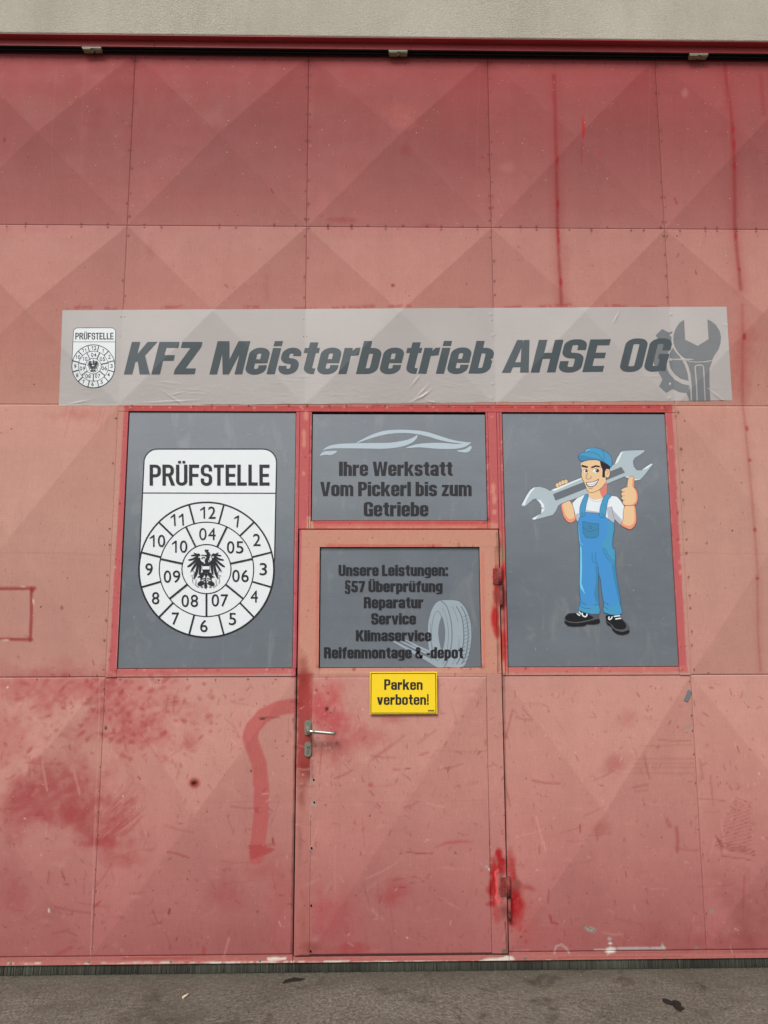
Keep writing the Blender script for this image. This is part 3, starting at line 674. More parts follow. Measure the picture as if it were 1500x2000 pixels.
# ------------------------------------------------------------------ large structure
STAINS = [(1135, 1985, .14, .10, .8), (1045, 1903, .20, .04, .7), (1130, 1905, .08, .05, .6), (1360, 1935, .06, .04, .6), (300, 1975, .12, .08, .45), (820, 1945, .12, .06, .4), (1240, 1915, .10, .04, .4), (120, 1960, .2, .08, .3), (560, 1912, .16, .03, .5)]
def make_ground():
    m, t, b = mat('worn_concrete', rough=.85, spec=.25)
    p = geo_pos(t)
    big = ramp(t, noise(t, p, 1.6, 6, .65), [(.25, lin((82, 77, 68))), (.5, lin((100, 95, 86))), (.75, lin((112, 107, 97)))])
    fine = mul(t, ramp(t, noise(t, p, 75, 5, .85), [(.34, .42), (.5, 1.0), (.66, 1.75)]), ramp(t, noise(t, p, 38, 5, .7), [(.35, .78), (.65, 1.2)]))
    c = mul(t, big, fine)
    pits = ramp(t, noise(t, p, 65, 3, .7), [(.62, 0.0), (.72, .6)])
    c = mul(t, c, lin((64, 58, 50)), pits, 'MIX')
    grit = ramp(t, noise(t, p, 110, 2, .6), [(.69, 0.0), (.73, .7)])
    c = mul(t, c, lin((170, 162, 148)), grit, 'MIX')
    oil = ramp(t, noise(t, p, 5.5, 4, .6, 1.0), [(.62, 0.0), (.70, .65)])
    c = mul(t, c, lin((62, 52, 46)), oil, 'MIX')
    cr_ = N(t, 'ShaderNodeTexVoronoi', feature='DISTANCE_TO_EDGE'); cr_.inputs['Scale'].default_value = 1.1
    mx = N(t, 'ShaderNodeVectorMath', operation='ADD'); nn_ = N(t, 'ShaderNodeTexNoise'); nn_.inputs['Scale'].default_value = 3.5; nn_.inputs['Detail'].default_value = 5; t.links.new(p, nn_.inputs['Vector'])
    t.links.new(p, mx.inputs[0]); t.links.new(nn_.outputs['Color'], mx.inputs[1]); t.links.new(mx.outputs[0], cr_.inputs['Vector'])
    c = mul(t, c, lin((52, 47, 41)), ramp(t, cr_.outputs['Distance'], [(.0, .7), (.006, 0.0)]), 'MIX')
    wet = ramp(t, noise(t, geo_pos(t, (.7, 2, 1)), 2.2, 5, .6), [(.5, 0.0), (.62, .35)])
    c = mul(t, c, lin((78, 73, 64)), wet, 'MIX')
    # uneven darker tone towards the foot of the gate
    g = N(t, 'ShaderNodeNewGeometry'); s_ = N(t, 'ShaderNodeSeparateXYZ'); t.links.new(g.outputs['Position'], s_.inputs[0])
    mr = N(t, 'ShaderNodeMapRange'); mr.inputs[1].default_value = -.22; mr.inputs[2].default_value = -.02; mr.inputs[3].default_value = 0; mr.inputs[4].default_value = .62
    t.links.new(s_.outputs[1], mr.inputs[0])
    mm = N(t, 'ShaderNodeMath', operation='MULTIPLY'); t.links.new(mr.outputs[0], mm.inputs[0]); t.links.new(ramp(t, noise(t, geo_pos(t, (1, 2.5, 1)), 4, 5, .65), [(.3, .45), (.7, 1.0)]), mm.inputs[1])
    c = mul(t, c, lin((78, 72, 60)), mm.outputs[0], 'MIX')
    for (u, v, ru, rv, k) in STAINS:
        dd = (u-750)/FOC*CR-(v-1000)/FOC*CU+CF; tt = -CAM_H/dd[2]; sx_, sy_ = float(dd[0]*tt), float(-CAM_D+dd[1]*tt)
        q = N(t, 'ShaderNodeVectorMath', operation='SUBTRACT'); t.links.new(mx.outputs[0], q.inputs[0]); q.inputs[1].default_value = (sx_+.5, sy_+.5, .5)
        q2 = N(t, 'ShaderNodeVectorMath', operation='MULTIPLY'); t.links.new(q.outputs[0], q2.inputs[0]); q2.inputs[1].default_value = (1/ru, 1/rv, 0)
        ln = N(t, 'ShaderNodeVectorMath', operation='LENGTH'); t.links.new(q2.outputs[0], ln.inputs[0])
        c = mul(t, c, lin((58, 52, 46)), ramp(t, ln.outputs['Value'], [(.3, k), (1.0, 0.0)]), 'MIX')
    t.links.new(c, b.inputs['Base Color'])
    h = N(t, 'ShaderNodeMath', operation='ADD'); t.links.new(noise(t, p, 120, 5, .7), h.inputs[0]); t.links.new(noise(t, p, 14, 4, .6), h.inputs[1])
    bump(t, h.outputs[0], .7, .004, b)
    return m
M_GROUND = make_ground()
b_ = MB(); r_ = bmesh.ops.create_grid(b_.bm, x_segments=1, y_segments=1, size=300)
for v in r_['verts']: v.co.y -= 0
g_ = b_.build('ground', M_GROUND); tag(g_, kind='structure')

def make_unseen_hills():
    m, t, b = mat('unseen_slope', rough=.9, spec=.1); p = geo_pos(t)
    t.links.new(ramp(t, noise(t, p, .12, 6, .65), [(.3, (.03, .045, .02)), (.7, (.09, .11, .05))]), b.inputs['Base Color']); return m
_v, _q = [], []  # unseen ridge added behind the camera to darken low reflections in the boards
for k in range(73):
    a = math.pi*(k/72)+math.pi
    h0 = 15+3*math.sin(k*.7)+2*math.sin(k*2.1+1)
    for rr, zz in ((70, -1), (84, h0*.7), (100, h0), (150, h0*1.15), (290, -1)): _v.append((rr*math.cos(a), -5+rr*math.sin(a), zz))
for k in range(72):
    for q in range(4): b0 = k*5+q; _q.append((b0, b0+1, b0+6, b0+5))
hl = link('unseen_hills', mesh_np('unseen_hills', _v, np.array(_q), True), None, make_unseen_hills()); tag(hl, kind='structure')

def make_plaster():
    m, t, b = mat('rough_plaster', rough=.9, spec=.2)
    p = geo_pos(t)
    c = mul(t, ramp(t, noise(t, p, 1.8, 5, .6), [(.3, lin((174, 168, 154))), (.7, lin((188, 182, 169)))]), ramp(t, noise(t, p, 120, 3, .7), [(.3, .86), (.65, 1.06)]))
    c = mul(t, c, ramp(t, noise(t, geo_pos(t, (5, 1, .35)), 2.2, 5, .6), [(.35, .96), (.6, 1.02)]))
    c = mul(t, c, lin((96, 94, 84)), ramp(t, noise(t, p, 90, 2, .6), [(.70, 0.0), (.76, .6)]), 'MIX')
    t.links.new(c, b.inputs['Base Color'])
    bump(t, noise(t, p, 95, 5, .75), 1.0, .006, b)
    return m
M_PLASTER = make_plaster()
ZS = 4.735   # underside of the lintel lining
WF, ZW = -0.085, 4.778   # wall face and its lower edge
wall = empty('building_wall', (0, 0.1, 0), 'pale grey rough plaster wall above the red gate', 'wall')
MB().box(-9, 9, WF, .45, ZW, 7.5, .006).build('lintel_wall', M_PLASTER, wall)
MB().box(-9, XS[0]-.06, WF, .45, 0, ZW-.002).build('pier', M_PLASTER, wall)
MB().box(XS[7]+.06, 9, WF, .45, 0, ZW-.002).build('pier', M_PLASTER, wall)

def make_flash():
    m, t, b = mat('lintel_red_paint', rough=.45, spec=.4)
    p = geo_pos(t)
    c = mul(t, ramp(t, noise(t, geo_pos(t, (.7, 6, 1)), 3, 5, .6), [(.3, lin((160, 56, 60))), (.7, lin((176, 66, 70)))]), ramp(t, noise(t, p, 160, 3, .6), [(.3, .85), (.7, 1.1)]))
    t.links.new(c, b.inputs['Base Color']); bump(t, noise(t, p, 6, 3), .15, .004, b)
    return m
M_FLASH = make_flash()
fl = empty('lintel_flashing', (0, -.1, ZS), 'dark red folded metal strip under the plaster wall edge', 'flashing')
for a_, b_ in ((-3.3, -1.185), (-1.183, .215), (.217, 3.55)):
    mb = MB().box(a_, b_, WF+.003, -.042, ZW-.004, ZW-.0005, .0008); mb.box(a_, b_, -.0460, -.0425, ZS+.0005, ZW-.0045, .0008); mb.build('red_strip', M_FLASH, fl)

track = empty('gate_track', (0, -.03, ZS), 'black rubber sealed overhead track along the top of the red gate', 'gate track')
MB().box(-3.3, 3.55, -.0415, -.036, ZS-.003, ZS+.03, .001).build('rubber_lip', M_TRACK, track)
MB().box(-3.3, 3.55, -.027, -.021, ZS-.009, ZS+.03, .001).build('rubber_lip', M_TRACK, track)
MB().box(-3.3, 3.55, -.014, -.008, ZS-.013, ZS+.03, .001).build('rubber_lip', M_TRACK, track)
MB().box(-3.3, 3.55, -.0415, .05, ZS+.031, ZS+.040).build('channel', M_DARK, track)
for u in (185, 777, 1358):
    v_ = 101+(u/1500)*14
    x_ = float(P(u, v_)[0])
    mb = MB().box(x_-.052, x_+.052, -.047, -.020, ZS-.012, ZS-.002, .0015); mb.box(x_-.048, x_-.006, -.046, -.014, ZS-.017, ZS-.0125, .001); mb.box(x_+.012, x_+.050, -.044, -.014, ZS-.016, ZS-.0125, .001)
    mb.tube([(x_, -.030, ZS-.022), (x_, -.030, ZS)], .008, 10)
    mb.build('guide_clip', M_CLIP, track)

# ------------------------------------------------------------------ the gate
gate = empty('garage_gate', (0.6, .02, .045), 'large faded red steel gate of creased sheets with sign panels', 'gate')
n_of = lambda c: 60 if (c[0] < -2.4 or c[1] > 2.7) else 190
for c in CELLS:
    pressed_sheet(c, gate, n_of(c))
# backing that closes the joints
mb = MB()
mb.box(XS[0], XS[7], .008, .05, Z3, ZT-.03) if False else None
mb.box(XS[0], DL-.004, .008, .05, .05, ZS+.015); mb.box(DR+.004, XS[7], .008, .05, .05, ZS+.015); mb.box(DL-.004, DR+.004, .008, .05, DTOP+.004, ZS+.015)
mb.build('core_panel', M_DARK, gate)
# sign openings in metres
def opening(tl, tr, br, bl):
    X, Z = P(np.array([tl[0], tr[0], br[0], bl[0]]), np.array([tl[1], tr[1], br[1], bl[1]]))
    return (X[0]+X[3])/2, (X[1]+X[2])/2, (Z[2]+Z[3])/2, (Z[0]+Z[1])/2
OL = opening((254, 803), (579, 806), (571, 1304), (226, 1307))
OC = opening((610, 808), (948, 808), (952, 1017), (607, 1017))
OD = opening((626, 1069), (936, 1069), (940, 1304), (622, 1304))
ORT = opening((979, 808), (1299, 806), (1326, 1302), (993, 1303))
HZ = max(OL[3], OC[3], ORT[3])
FY, FB = -.006, .010
slab(XS[2], XS[5], HZ+.002, Z2-.012, FY, FB, gate, 'header_rail')
slab(XS[2], XS[5], Z2-.0105, Z2-.001, FY+.003, FB, gate, 'edge_strip')
slab(XS[2]+.001, OL[0], Z3, HZ, FY, FB, gate, 'stile'); slab(ORT[1], XS[5]-.001, Z3, HZ, FY, FB, gate, 'stile')
slab(OL[0]+.001, DL-.010, Z3+.002, OL[2]-.001, FY+.001, FB, gate, 'sill_rail'); slab(ORT[0]+.001, ORT[1]-.001, Z3+.002, ORT[2]-.001, FY+.001, FB, gate, 'sill_rail')
# mullions either side of the upper centre board, each of two bars with a groove
xa = DL-.006
for (a_, b_, z_) in ((OL[1]+.001, xa-.001, OL[2]), (xa+.001, OC[0]-.012, DTOP+.006), (OC[0]-.0105, OC[0]-.001, DTOP+.006)):
    slab(a_, b_, z_, HZ, FY+random.uniform(-.001, .001), FB, gate, 'mullion_bar')
xb = DR+.006
for (a_, b_, z_) in ((OC[1]+.001, OC[1]+.011, DTOP+.006), (OC[1]+.0125, xb-.001, DTOP+.006), (xb+.001, ORT[0]-.014, Z3+.002), (ORT[0]-.0125, ORT[0]-.001, Z3+.002)):
    slab(a_, b_, z_, HZ, FY+random.uniform(-.001, .001), FB, gate, 'mullion_bar')
slab(OC[0]+.001, OC[1]-.001, DTOP+.006, OC[2]-.001, FY, FB, gate, 'transom')
# bottom rail and brush seal
slab(XS[0], DL-.006, .047, Z0-.001, -.006, .03, gate, 'bottom_rail'); slab(DR+.006, XS[7], .047, Z0-.001, -.006, .03, gate, 'bottom_rail'); slab(DL-.004, DR+.004, .047, .070, -.006, .03, gate, 'bottom_rail')
def make_bristle():
    m, t, b = mat('brush_bristle', rough=.7, spec=.3)
    a = N(t, 'ShaderNodeAttribute'); a.attribute_name = 'paint'; t.links.new(a.outputs['Color'], b.inputs['Base Color']); return m
M_BR = make_bristle()
vs, fs, cs = [], [], []
x = XS[0]
while x < XS[7]:
    w_ = random.uniform(.0022, .0045); zb = random.uniform(.001, .005)+(.004 if random.random() < .05 else 0)
    y_ = random.uniform(.001, .006); lean = random.gauss(0, .0012); k = len(vs)
    vs += [(x, y_, .048), (x+w_, y_, .048), (x+w_+lean, y_-.004, zb), (x+lean, y_-.004, zb+random.uniform(-.001, .001))]
    fs.append((k, k+1, k+2, k+3)); g0 = random.uniform(.55, 1.25)*(1+.25*math.sin(x*7)+.15*math.sin(x*23)); c0 = lin((70, 71, 62))*g0; cs += [c0]*2+[c0*.75]*2
    x += w_*.93
    if abs(x-.93) < .004 or abs(x+.46) < .004: x += .004
br = link('brush_seal', mesh_np('brush_seal', vs, np.array(fs), False, np.array(cs)), gate, M_BR); tag(br, kind='stuff')
MB().box(XS[0], XS[7], .008, .02, .0, .049).build('seal_backing', M_DARK, gate)

# rivets and screws along the joints
def dome(bm, x, y, z, r, seg=7):
    top = bm.verts.new((x, y-r*.55, z)); ring = [bm.verts.new((x+r*math.cos(k*2*math.pi/seg), y, z+r*math.sin(k*2*math.pi/seg))) for k in range(seg)]
    for k in range(seg):
        f = bm.faces.new((top, ring[k], ring[(k+1) % seg])); f.smooth = True
bm = bmesh.new()
for (x, z, r) in RIV:
    h = float(height_at(np.array([x]), np.array([z]))[0])
    y = -h-.0002 if not (Z2-.013 < z < Z2) else -.0035
    dome(bm, x, y-.0006, z, r)
me = bpy.data.meshes.new('rivet_rows'); bm.to_mesh(me); bm.free()
tag(link('rivet_rows', me, gate, M_RIVET), kind='stuff')
for u, v in ((22, 1880), (174, 1877), (334, 1876), (508, 1875), (1025, 1869), (1297, 1868)):
    x, z = P(u, v); MB().tube([(x, -.0058, z), (x, -.0085, z)], [.0062, .0055], 12).build('bolt_head', M_CASTZ, gate)
x, z = P(206, 1419); MB().tube([(x, -.004, z), (x, -.009, z)], [.007, .006], 12).build('bolt_head', M_CASTZ, gate)

# ------------------------------------------------------------------ wicket door
door = empty('wicket_door', (DR, 0, DB), 'faded pink-red personnel door set in the large gate, with steel lever handle', 'door')
DY = -.010
door_parts = []
slab(DL, DR, OD[3]+.001, DTOP, DY, .02, door, 'top_rail')
slab(DL, OD[0]-.001, Z3+.0108, OD[3]+.0007, DY, .02, door, 'stile'); slab(OD[1]+.001, DR-.019, Z3+.0108, OD[3]+.0007, DY, .02, door, 'stile')
slab(DR-.0175, DR, Z3+.012, OD[3]-.0005, DY+.001, .02, door, 'stile')
slab(OD[0]-.0007, OD[1]+.0007, Z3+.0108, OD[2]-.001, DY, .02, door, 'mid_rail')
slab(DL, SKL-.0003, DB, Z3+.0105, DY, .02, door, 'lock_stile'); slab(SKR+.0003, DR, DB, Z3+.0105, DY, .02, door, 'stile')
slab(SKL, SKR, Z3-.003, Z3+.0105, DY, .02, door, 'edge_strip')
pressed_sheet(DOORCELL, door, 190, .0005, DY+.001, 'door_skin')
MB().box(DL+.01, DR-.01, .006, .018, DB+.01, DTOP-.01).build('door_core', M_DARK, door)

def plate(u, v, w_, h_, yb, th, mt, name, parent):
    x, z = (float(q) for q in P(u, v)); r = w_/2
    bm = bmesh.new(); ring = []
    for k in range(17): a = math.pi*k/16; ring.append((x+r*math.cos(a), z+h_/2-r+r*math.sin(a)))
    for k in range(17): a = math.pi+math.pi*k/16; ring.append((x+r*math.cos(a), z-h_/2+r+r*math.sin(a)))
    f = bm.faces.new([bm.verts.new((a, yb, b)) for a, b in ring])
    e = bmesh.ops.extrude_face_region(bm, geom=[f]); nv = [q for q in e['geom'] if isinstance(q, bmesh.types.BMVert)]
    for q in nv: q.co.y -= th
    nf = [q for q in e['geom'] if isinstance(q, bmesh.types.BMFace)]
    bmesh.ops.bevel(bm, geom=list(nf[0].edges), offset=th*.35, segments=2, affect='EDGES')
    bmesh.ops.recalc_face_normals(bm, faces=bm.faces)
    me = bpy.data.meshes.new(name); bm.to_mesh(me); bm.free()
    return link(name, me, parent, mt), x, z
hp, hx, hz = plate(602, 1420.5, .034, .072, DY-.0002, .009, M_CASTZ, 'handle_plate', door)
x1, z1 = (float(q) for q in P(655, 1428))
lv = MB(); pts = []
for t in np.linspace(0, 1, 7): pts.append((hx+.001, DY-.008-.045*t, hz-.008))
for t in np.linspace(0, 1, 6)[1:]: a = t*math.pi/2; pts.append((hx+.001+.016*math.sin(a)*1.0, DY-.053-.016*(1-math.cos(a))-0.0*t, hz-.008-.0005*t))
for t in np.linspace(0, 1, 9)[1:]: pts.append((hx+.017+(x1-hx-.027)*t, DY-.062, hz-.0085-(hz-.0085-z1)*t))
for t in np.linspace(0, 1, 5)[1:]: a = t*math.pi/2.4; pts.append((x1-.010+.010*math.sin(a), DY-.062+.014*(1-math.cos(a)), z1))
ztop = [p[2] for p in pts]
lv.tube(pts, [.0085]*len(pts), 16); lv.tube([(hx+.001, DY-.008, hz-.008), (hx+.001, DY-.013, hz-.008)], [.0135, .012], 18)
link_l = lv.build('lever', M_STEEL, hp)
for dz in (.024, -.027): MB().tube([(hx, DY-.0088, hz+dz), (hx, DY-.0102, hz+dz)], [.0042, .0038], 10).build('screw', M_STEEL, hp)
kp, kx, kz = plate(602, 1462.5, .034, .073, DY-.0002, .009, M_CASTZ, 'keyhole_plate', door)
mb = MB().tube([(kx, DY-.008, kz+.012), (kx, DY-.0115, kz+.012)], [.0085, .0083], 18); mb.box(kx-.005, kx+.005, DY-.0112, DY-.008, kz-.018, kz+.008, .001)
mb.build('lock_cylinder', M_STEEL, kp)
MB().box(kx-.0016, kx+.0016, DY-.0119, DY-.0114, kz+.006, kz+.016).build('keyhole', M_HOLE, kp)
for u, v in ((613, 1522), (614, 1566), (609, 1655), (608, 1767), (607, 1856)):
    x, z = P(u, v); yy = DY-.0035
    MB().tube([(x, DY+.001, z), (x, yy, z)], [.0048, .0044], 12).build('screw_hole', M_HOLE, door)

def make_hinge_mat(name, c1, c2):
    m, t, b = mat(name, rough=.6, spec=.4); p = geo_pos(t)
    t.links.new(ramp(t, noise(t, p, 60, 5, .65), [(.35, lin(c1)), (.6, lin(c2))]), b.inputs['Base Color']); bump(t, noise(t, p, 180, 4), .8, .002, b); return m
M_H1 = make_hinge_mat('rusty_red_hinge', (84, 46, 40), (150, 48, 46)); M_H2 = make_hinge_mat('grimy_hinge', (40, 30, 26), (130, 60, 52))
def hinge(u0, v0, v1, v2, first):
    xt, zt = (float(q) for q in P(u0, v0)); _, zm = (float(q) for q in P(u0, v1)); _, zb = (float(q) for q in P(u0, v2))
    xt = DR+.004 if first else DR+.008
    h = MB().tube([(xt, DY-.010, zt), (xt, DY-.010, zm)], .0105, 16); h = h.build('hinge', M_H1, door)
    mb = MB().box(xt-.036, xt-.007, DY-.0035, DY-.0005, zm+.004, zt-.004, .001); mb.build('hinge_leaf', M_H1, h)
    MB().tube([(xt+.002, DY-.010, zm-.002), (xt+.002, DY-.010, zb), (xt+.002, DY-.006, zb-.006)], .0085, 14).build('hinge_pin', M_H2, h)
    bm = bmesh.new()
    for i in range(40): dome(bm, xt-.0095+random.uniform(-.003, .002), DY-.0085, zt-(zt-zm)*random.uniform(.03, .97), random.uniform(.0014, .003), 5)
    me = bpy.data.meshes.new('weld_bead'); bm.to_mesh(me); bm.free(); link('weld_bead', me, h, M_CASTZ)
hinge(990, 1710, 1750, 1790, False); hinge(974, 1109, 1143, 1180, True)

# ------------------------------------------------------------------ printing: outlines to thin film meshes
def catmull(pts, n=5, closed=True):
    p = np.asarray(pts, float); m_ = len(p); out = []
    for i in range(m_ if closed else m_-1):
        if closed: a, b, c, d = p[i-1], p[i], p[(i+1) % m_], p[(i+2) % m_]
        else: a, b, c, d = p[max(i-1, 0)], p[i], p[i+1], p[min(i+2, m_-1)]
        for k in range(n):
            t = k/n; out.append(.5*((2*b)+(c-a)*t+(2*a-5*b+4*c-d)*t*t+(3*b-a-3*c+d)*t**3))
    if not closed: out.append(p[-1])
    return np.array(out)

def settle(V_):
    """move points measured on the flat plane to where the bulging sheet carries them"""
    a = np.array(V_, float); k = 1-height_at(a[:, 0], a[:, 2])/CAM_D
    a[:, 0] *= k; a[:, 2] = CAM_H+(a[:, 2]-CAM_H)*k
    return [tuple(q) for q in a]
class Film:
    """thin printed shapes on a board: each shape is filled, lifted a hair above the one before"""
    def __init__(s, T, y, surf=None, step=.00012):
        s.T, s.y, s.surf, s.step = T, y, surf, step; s.k = 0; s.V = []; s.F = []; s.M = []; s.mats = []
    def mi(s, m_):
        if m_ not in s.mats: s.mats.append(m_)
        return s.mats.index(m_)
    def add(s, verts, faces, m_):
        b = len(s.V); y = s.y-s.k*s.step
        u = np.array([v[0] for v in verts], float); w = np.array([v[1] for v in verts], float)
        uu, vv = s.T(u, w); X, Z = P(uu, vv)
        s.V += [(X[i], y, Z[i]) for i in range(len(X))]; s.F += [tuple(b+i for i in f) for f in faces]; s.M += [s.mi(m_)]*len(faces)
    def poly(s, pts, m_, smooth=False, n=5, holes=()):
        pts = catmull(pts, n) if smooth else np.array(pts, float)
        loops = [pts]+[np.array(h, float) for h in holes]
        tri = tessellate_polygon([[Vector((a, b, 0)) for a, b in L] for L in loops])
        s.add(np.concatenate(loops), tri, m_); s.k += 1
    def stroke(s, pts, w, m_, smooth=False, closed=False, taper=False):
        if smooth: pts = catmull(pts, 5, closed)
        p = np.array(pts, float); n = len(p)
        if closed: t = np.roll(p, -1, 0)-np.roll(p, 1, 0)
        else: t = np.gradient(p, axis=0)
        t /= np.linalg.norm(t, axis=1)[:, None]+1e-9; nn = np.stack([-t[:, 1], t[:, 0]], 1)
        ww = np.full(n, w/2.0)
        if taper: ww = ww*(1-.85*np.abs(np.linspace(-1, 1, n))**2)
        V_ = np.concatenate([p+nn*ww[:, None], p-nn*ww[:, None]])
        r = range(n if closed else n-1)
        s.add(V_, [(i, (i+1) % n, n+(i+1) % n, n+i) for i in r], m_); s.k += 1
    def ell(s, cx, cy_, rx, ry, m_, n=28, rot=0):
        a = np.linspace(0, 2*np.pi, n, endpoint=False); c, q = math.cos(rot), math.sin(rot)
        x, y = rx*np.cos(a), ry*np.sin(a); s.poly(np.stack([cx+x*c-y*q, cy_+x*q+y*c], 1), m_)
    def tris(s, V_, F_, m_): s.add(V_, F_, m_); s.k += 1
    def build(s, name, parent):
        me = bpy.data.meshes.new(name); me.from_pydata(s.V, [], s.F)
        for m_ in s.mats: me.materials.append(m_)
        me.polygons.foreach_set('material_index', s.M); me.update()
        if s.surf is not None:
            s.V = settle(s.V); me.vertices.foreach_set('co', np.array(s.V, np.float32).ravel())
            bm = bmesh.new(); bm.from_mesh(me)
            X = [v[0] for v in s.V]; Z = [v[2] for v in s.V]; x0, x1, z0, z1 = min(X), max(X), min(Z), max(Z)
            def cut(co, no): bmesh.ops.bisect_plane(bm, geom=bm.verts[:]+bm.edges[:]+bm.faces[:], plane_co=co, plane_no=no, dist=1e-6)
            x = math.ceil(x0/.04)*.04
            while x < x1: cut((x, 0, 0), (1, 0, 0)); x += .04
            z = math.ceil(z0/.04)*.04
            while z < z1: cut((0, 0, z), (0, 0, 1)); z += .04
            for c in CELLS:
                if c[1] < x0 or c[0] > x1 or c[3] < z0 or c[2] > z1: continue
                w_, h_ = c[1]-c[0], c[3]-c[2]
                cut((c[0], 0, c[2]), (h_, 0, -w_)); cut((c[0], 0, c[3]), (h_, 0, w_))
                for k in (0, 1): cut((c[k], 0, 0), (1, 0, 0))
            bm.normal_update()
            X = np.array([v.co.x for v in bm.verts]); Z = np.array([v.co.z for v in bm.verts]); h = s.surf(X, Z)
            for v, hh in zip(bm.verts, h): v.co.y -= hh
            bm.to_mesh(me); bm.free()
        return link(name, me, parent)

def crop(u0, v0, sc): return lambda a, b: (u0+a/sc, v0+b/sc)
IDENT = lambda a, b: (a, b)

# --- heavy condensed alphabet drawn from strokes; cap height 100
ST, TH, XH = 25.0, 17.0, 79.0
RCX = None
def fillet(pts, rc):
    out = [np.array(pts[0], float)]
    for i in range(1, len(pts)-1):
        a, b, c = (np.array(q, float) for q in pts[i-1:i+2])
        d1, d2 = a-b, c-b; l1, l2 = np.linalg.norm(d1), np.linalg.norm(d2); d1 /= l1; d2 /= l2
        ang = math.acos(np.clip(d1@d2, -1, 1)); r = rc; tl = r/math.tan(ang/2)
        lim = min(l1*(1 if i == 1 else .5), l2*(1 if i == len(pts)-2 else .5))
        if tl > lim: tl = lim; r = tl*math.tan(ang/2)
        p0, p1 = b+d1*tl, b+d2*tl; cen = b+(d1+d2)/np.linalg.norm(d1+d2)*math.hypot(r, tl)
        a0 = math.atan2(*(p0-cen)[::-1]); a1 = math.atan2(*(p1-cen)[::-1]); da = (a1-a0+math.pi) % (2*math.pi)-math.pi
        for k in range(9): q = a0+da*k/8; out.append(cen+r*np.array([math.cos(q), math.sin(q)]))
    out.append(np.array(pts[-1], float)); return np.array(out)
def gstroke(pts, s_=None, t_=None, rc=None):
    """centre line to strip; vertical strokes get width s_, horizontal ones t_"""
    s_ = s_ or ST; t_ = t_ or TH; k = s_/t_; rc = (RCX if RCX else (rc if rc is not None else s_/2+3.5))
    p = fillet([(x, y*k) for x, y in pts], rc)
    d = np.gradient(p, axis=0)
    # exact end normals
    d[0] = p[1]-p[0]; d[-1] = p[-1]-p[-2]; d /= np.linalg.norm(d, axis=1)[:, None]+1e-9
    nn = np.stack([-d[:, 1], d[:, 0]], 1)*s_/2; n = len(p)
    V_ = np.concatenate([p+nn, p-nn]); V_[:, 1] /= k
    return V_, [(i, i+1, n+i+1, n+i) for i in range(n-1)]
def grect(x0, y0, x1, y1): return [(x0, y0), (x1, y0), (x1, y1), (x0, y1)], [(0, 1, 2, 3)]
def gpoly(*p): return list(p), [tuple(t) for t in tessellate_polygon([[Vector((a, b, 0)) for a, b in p]])]
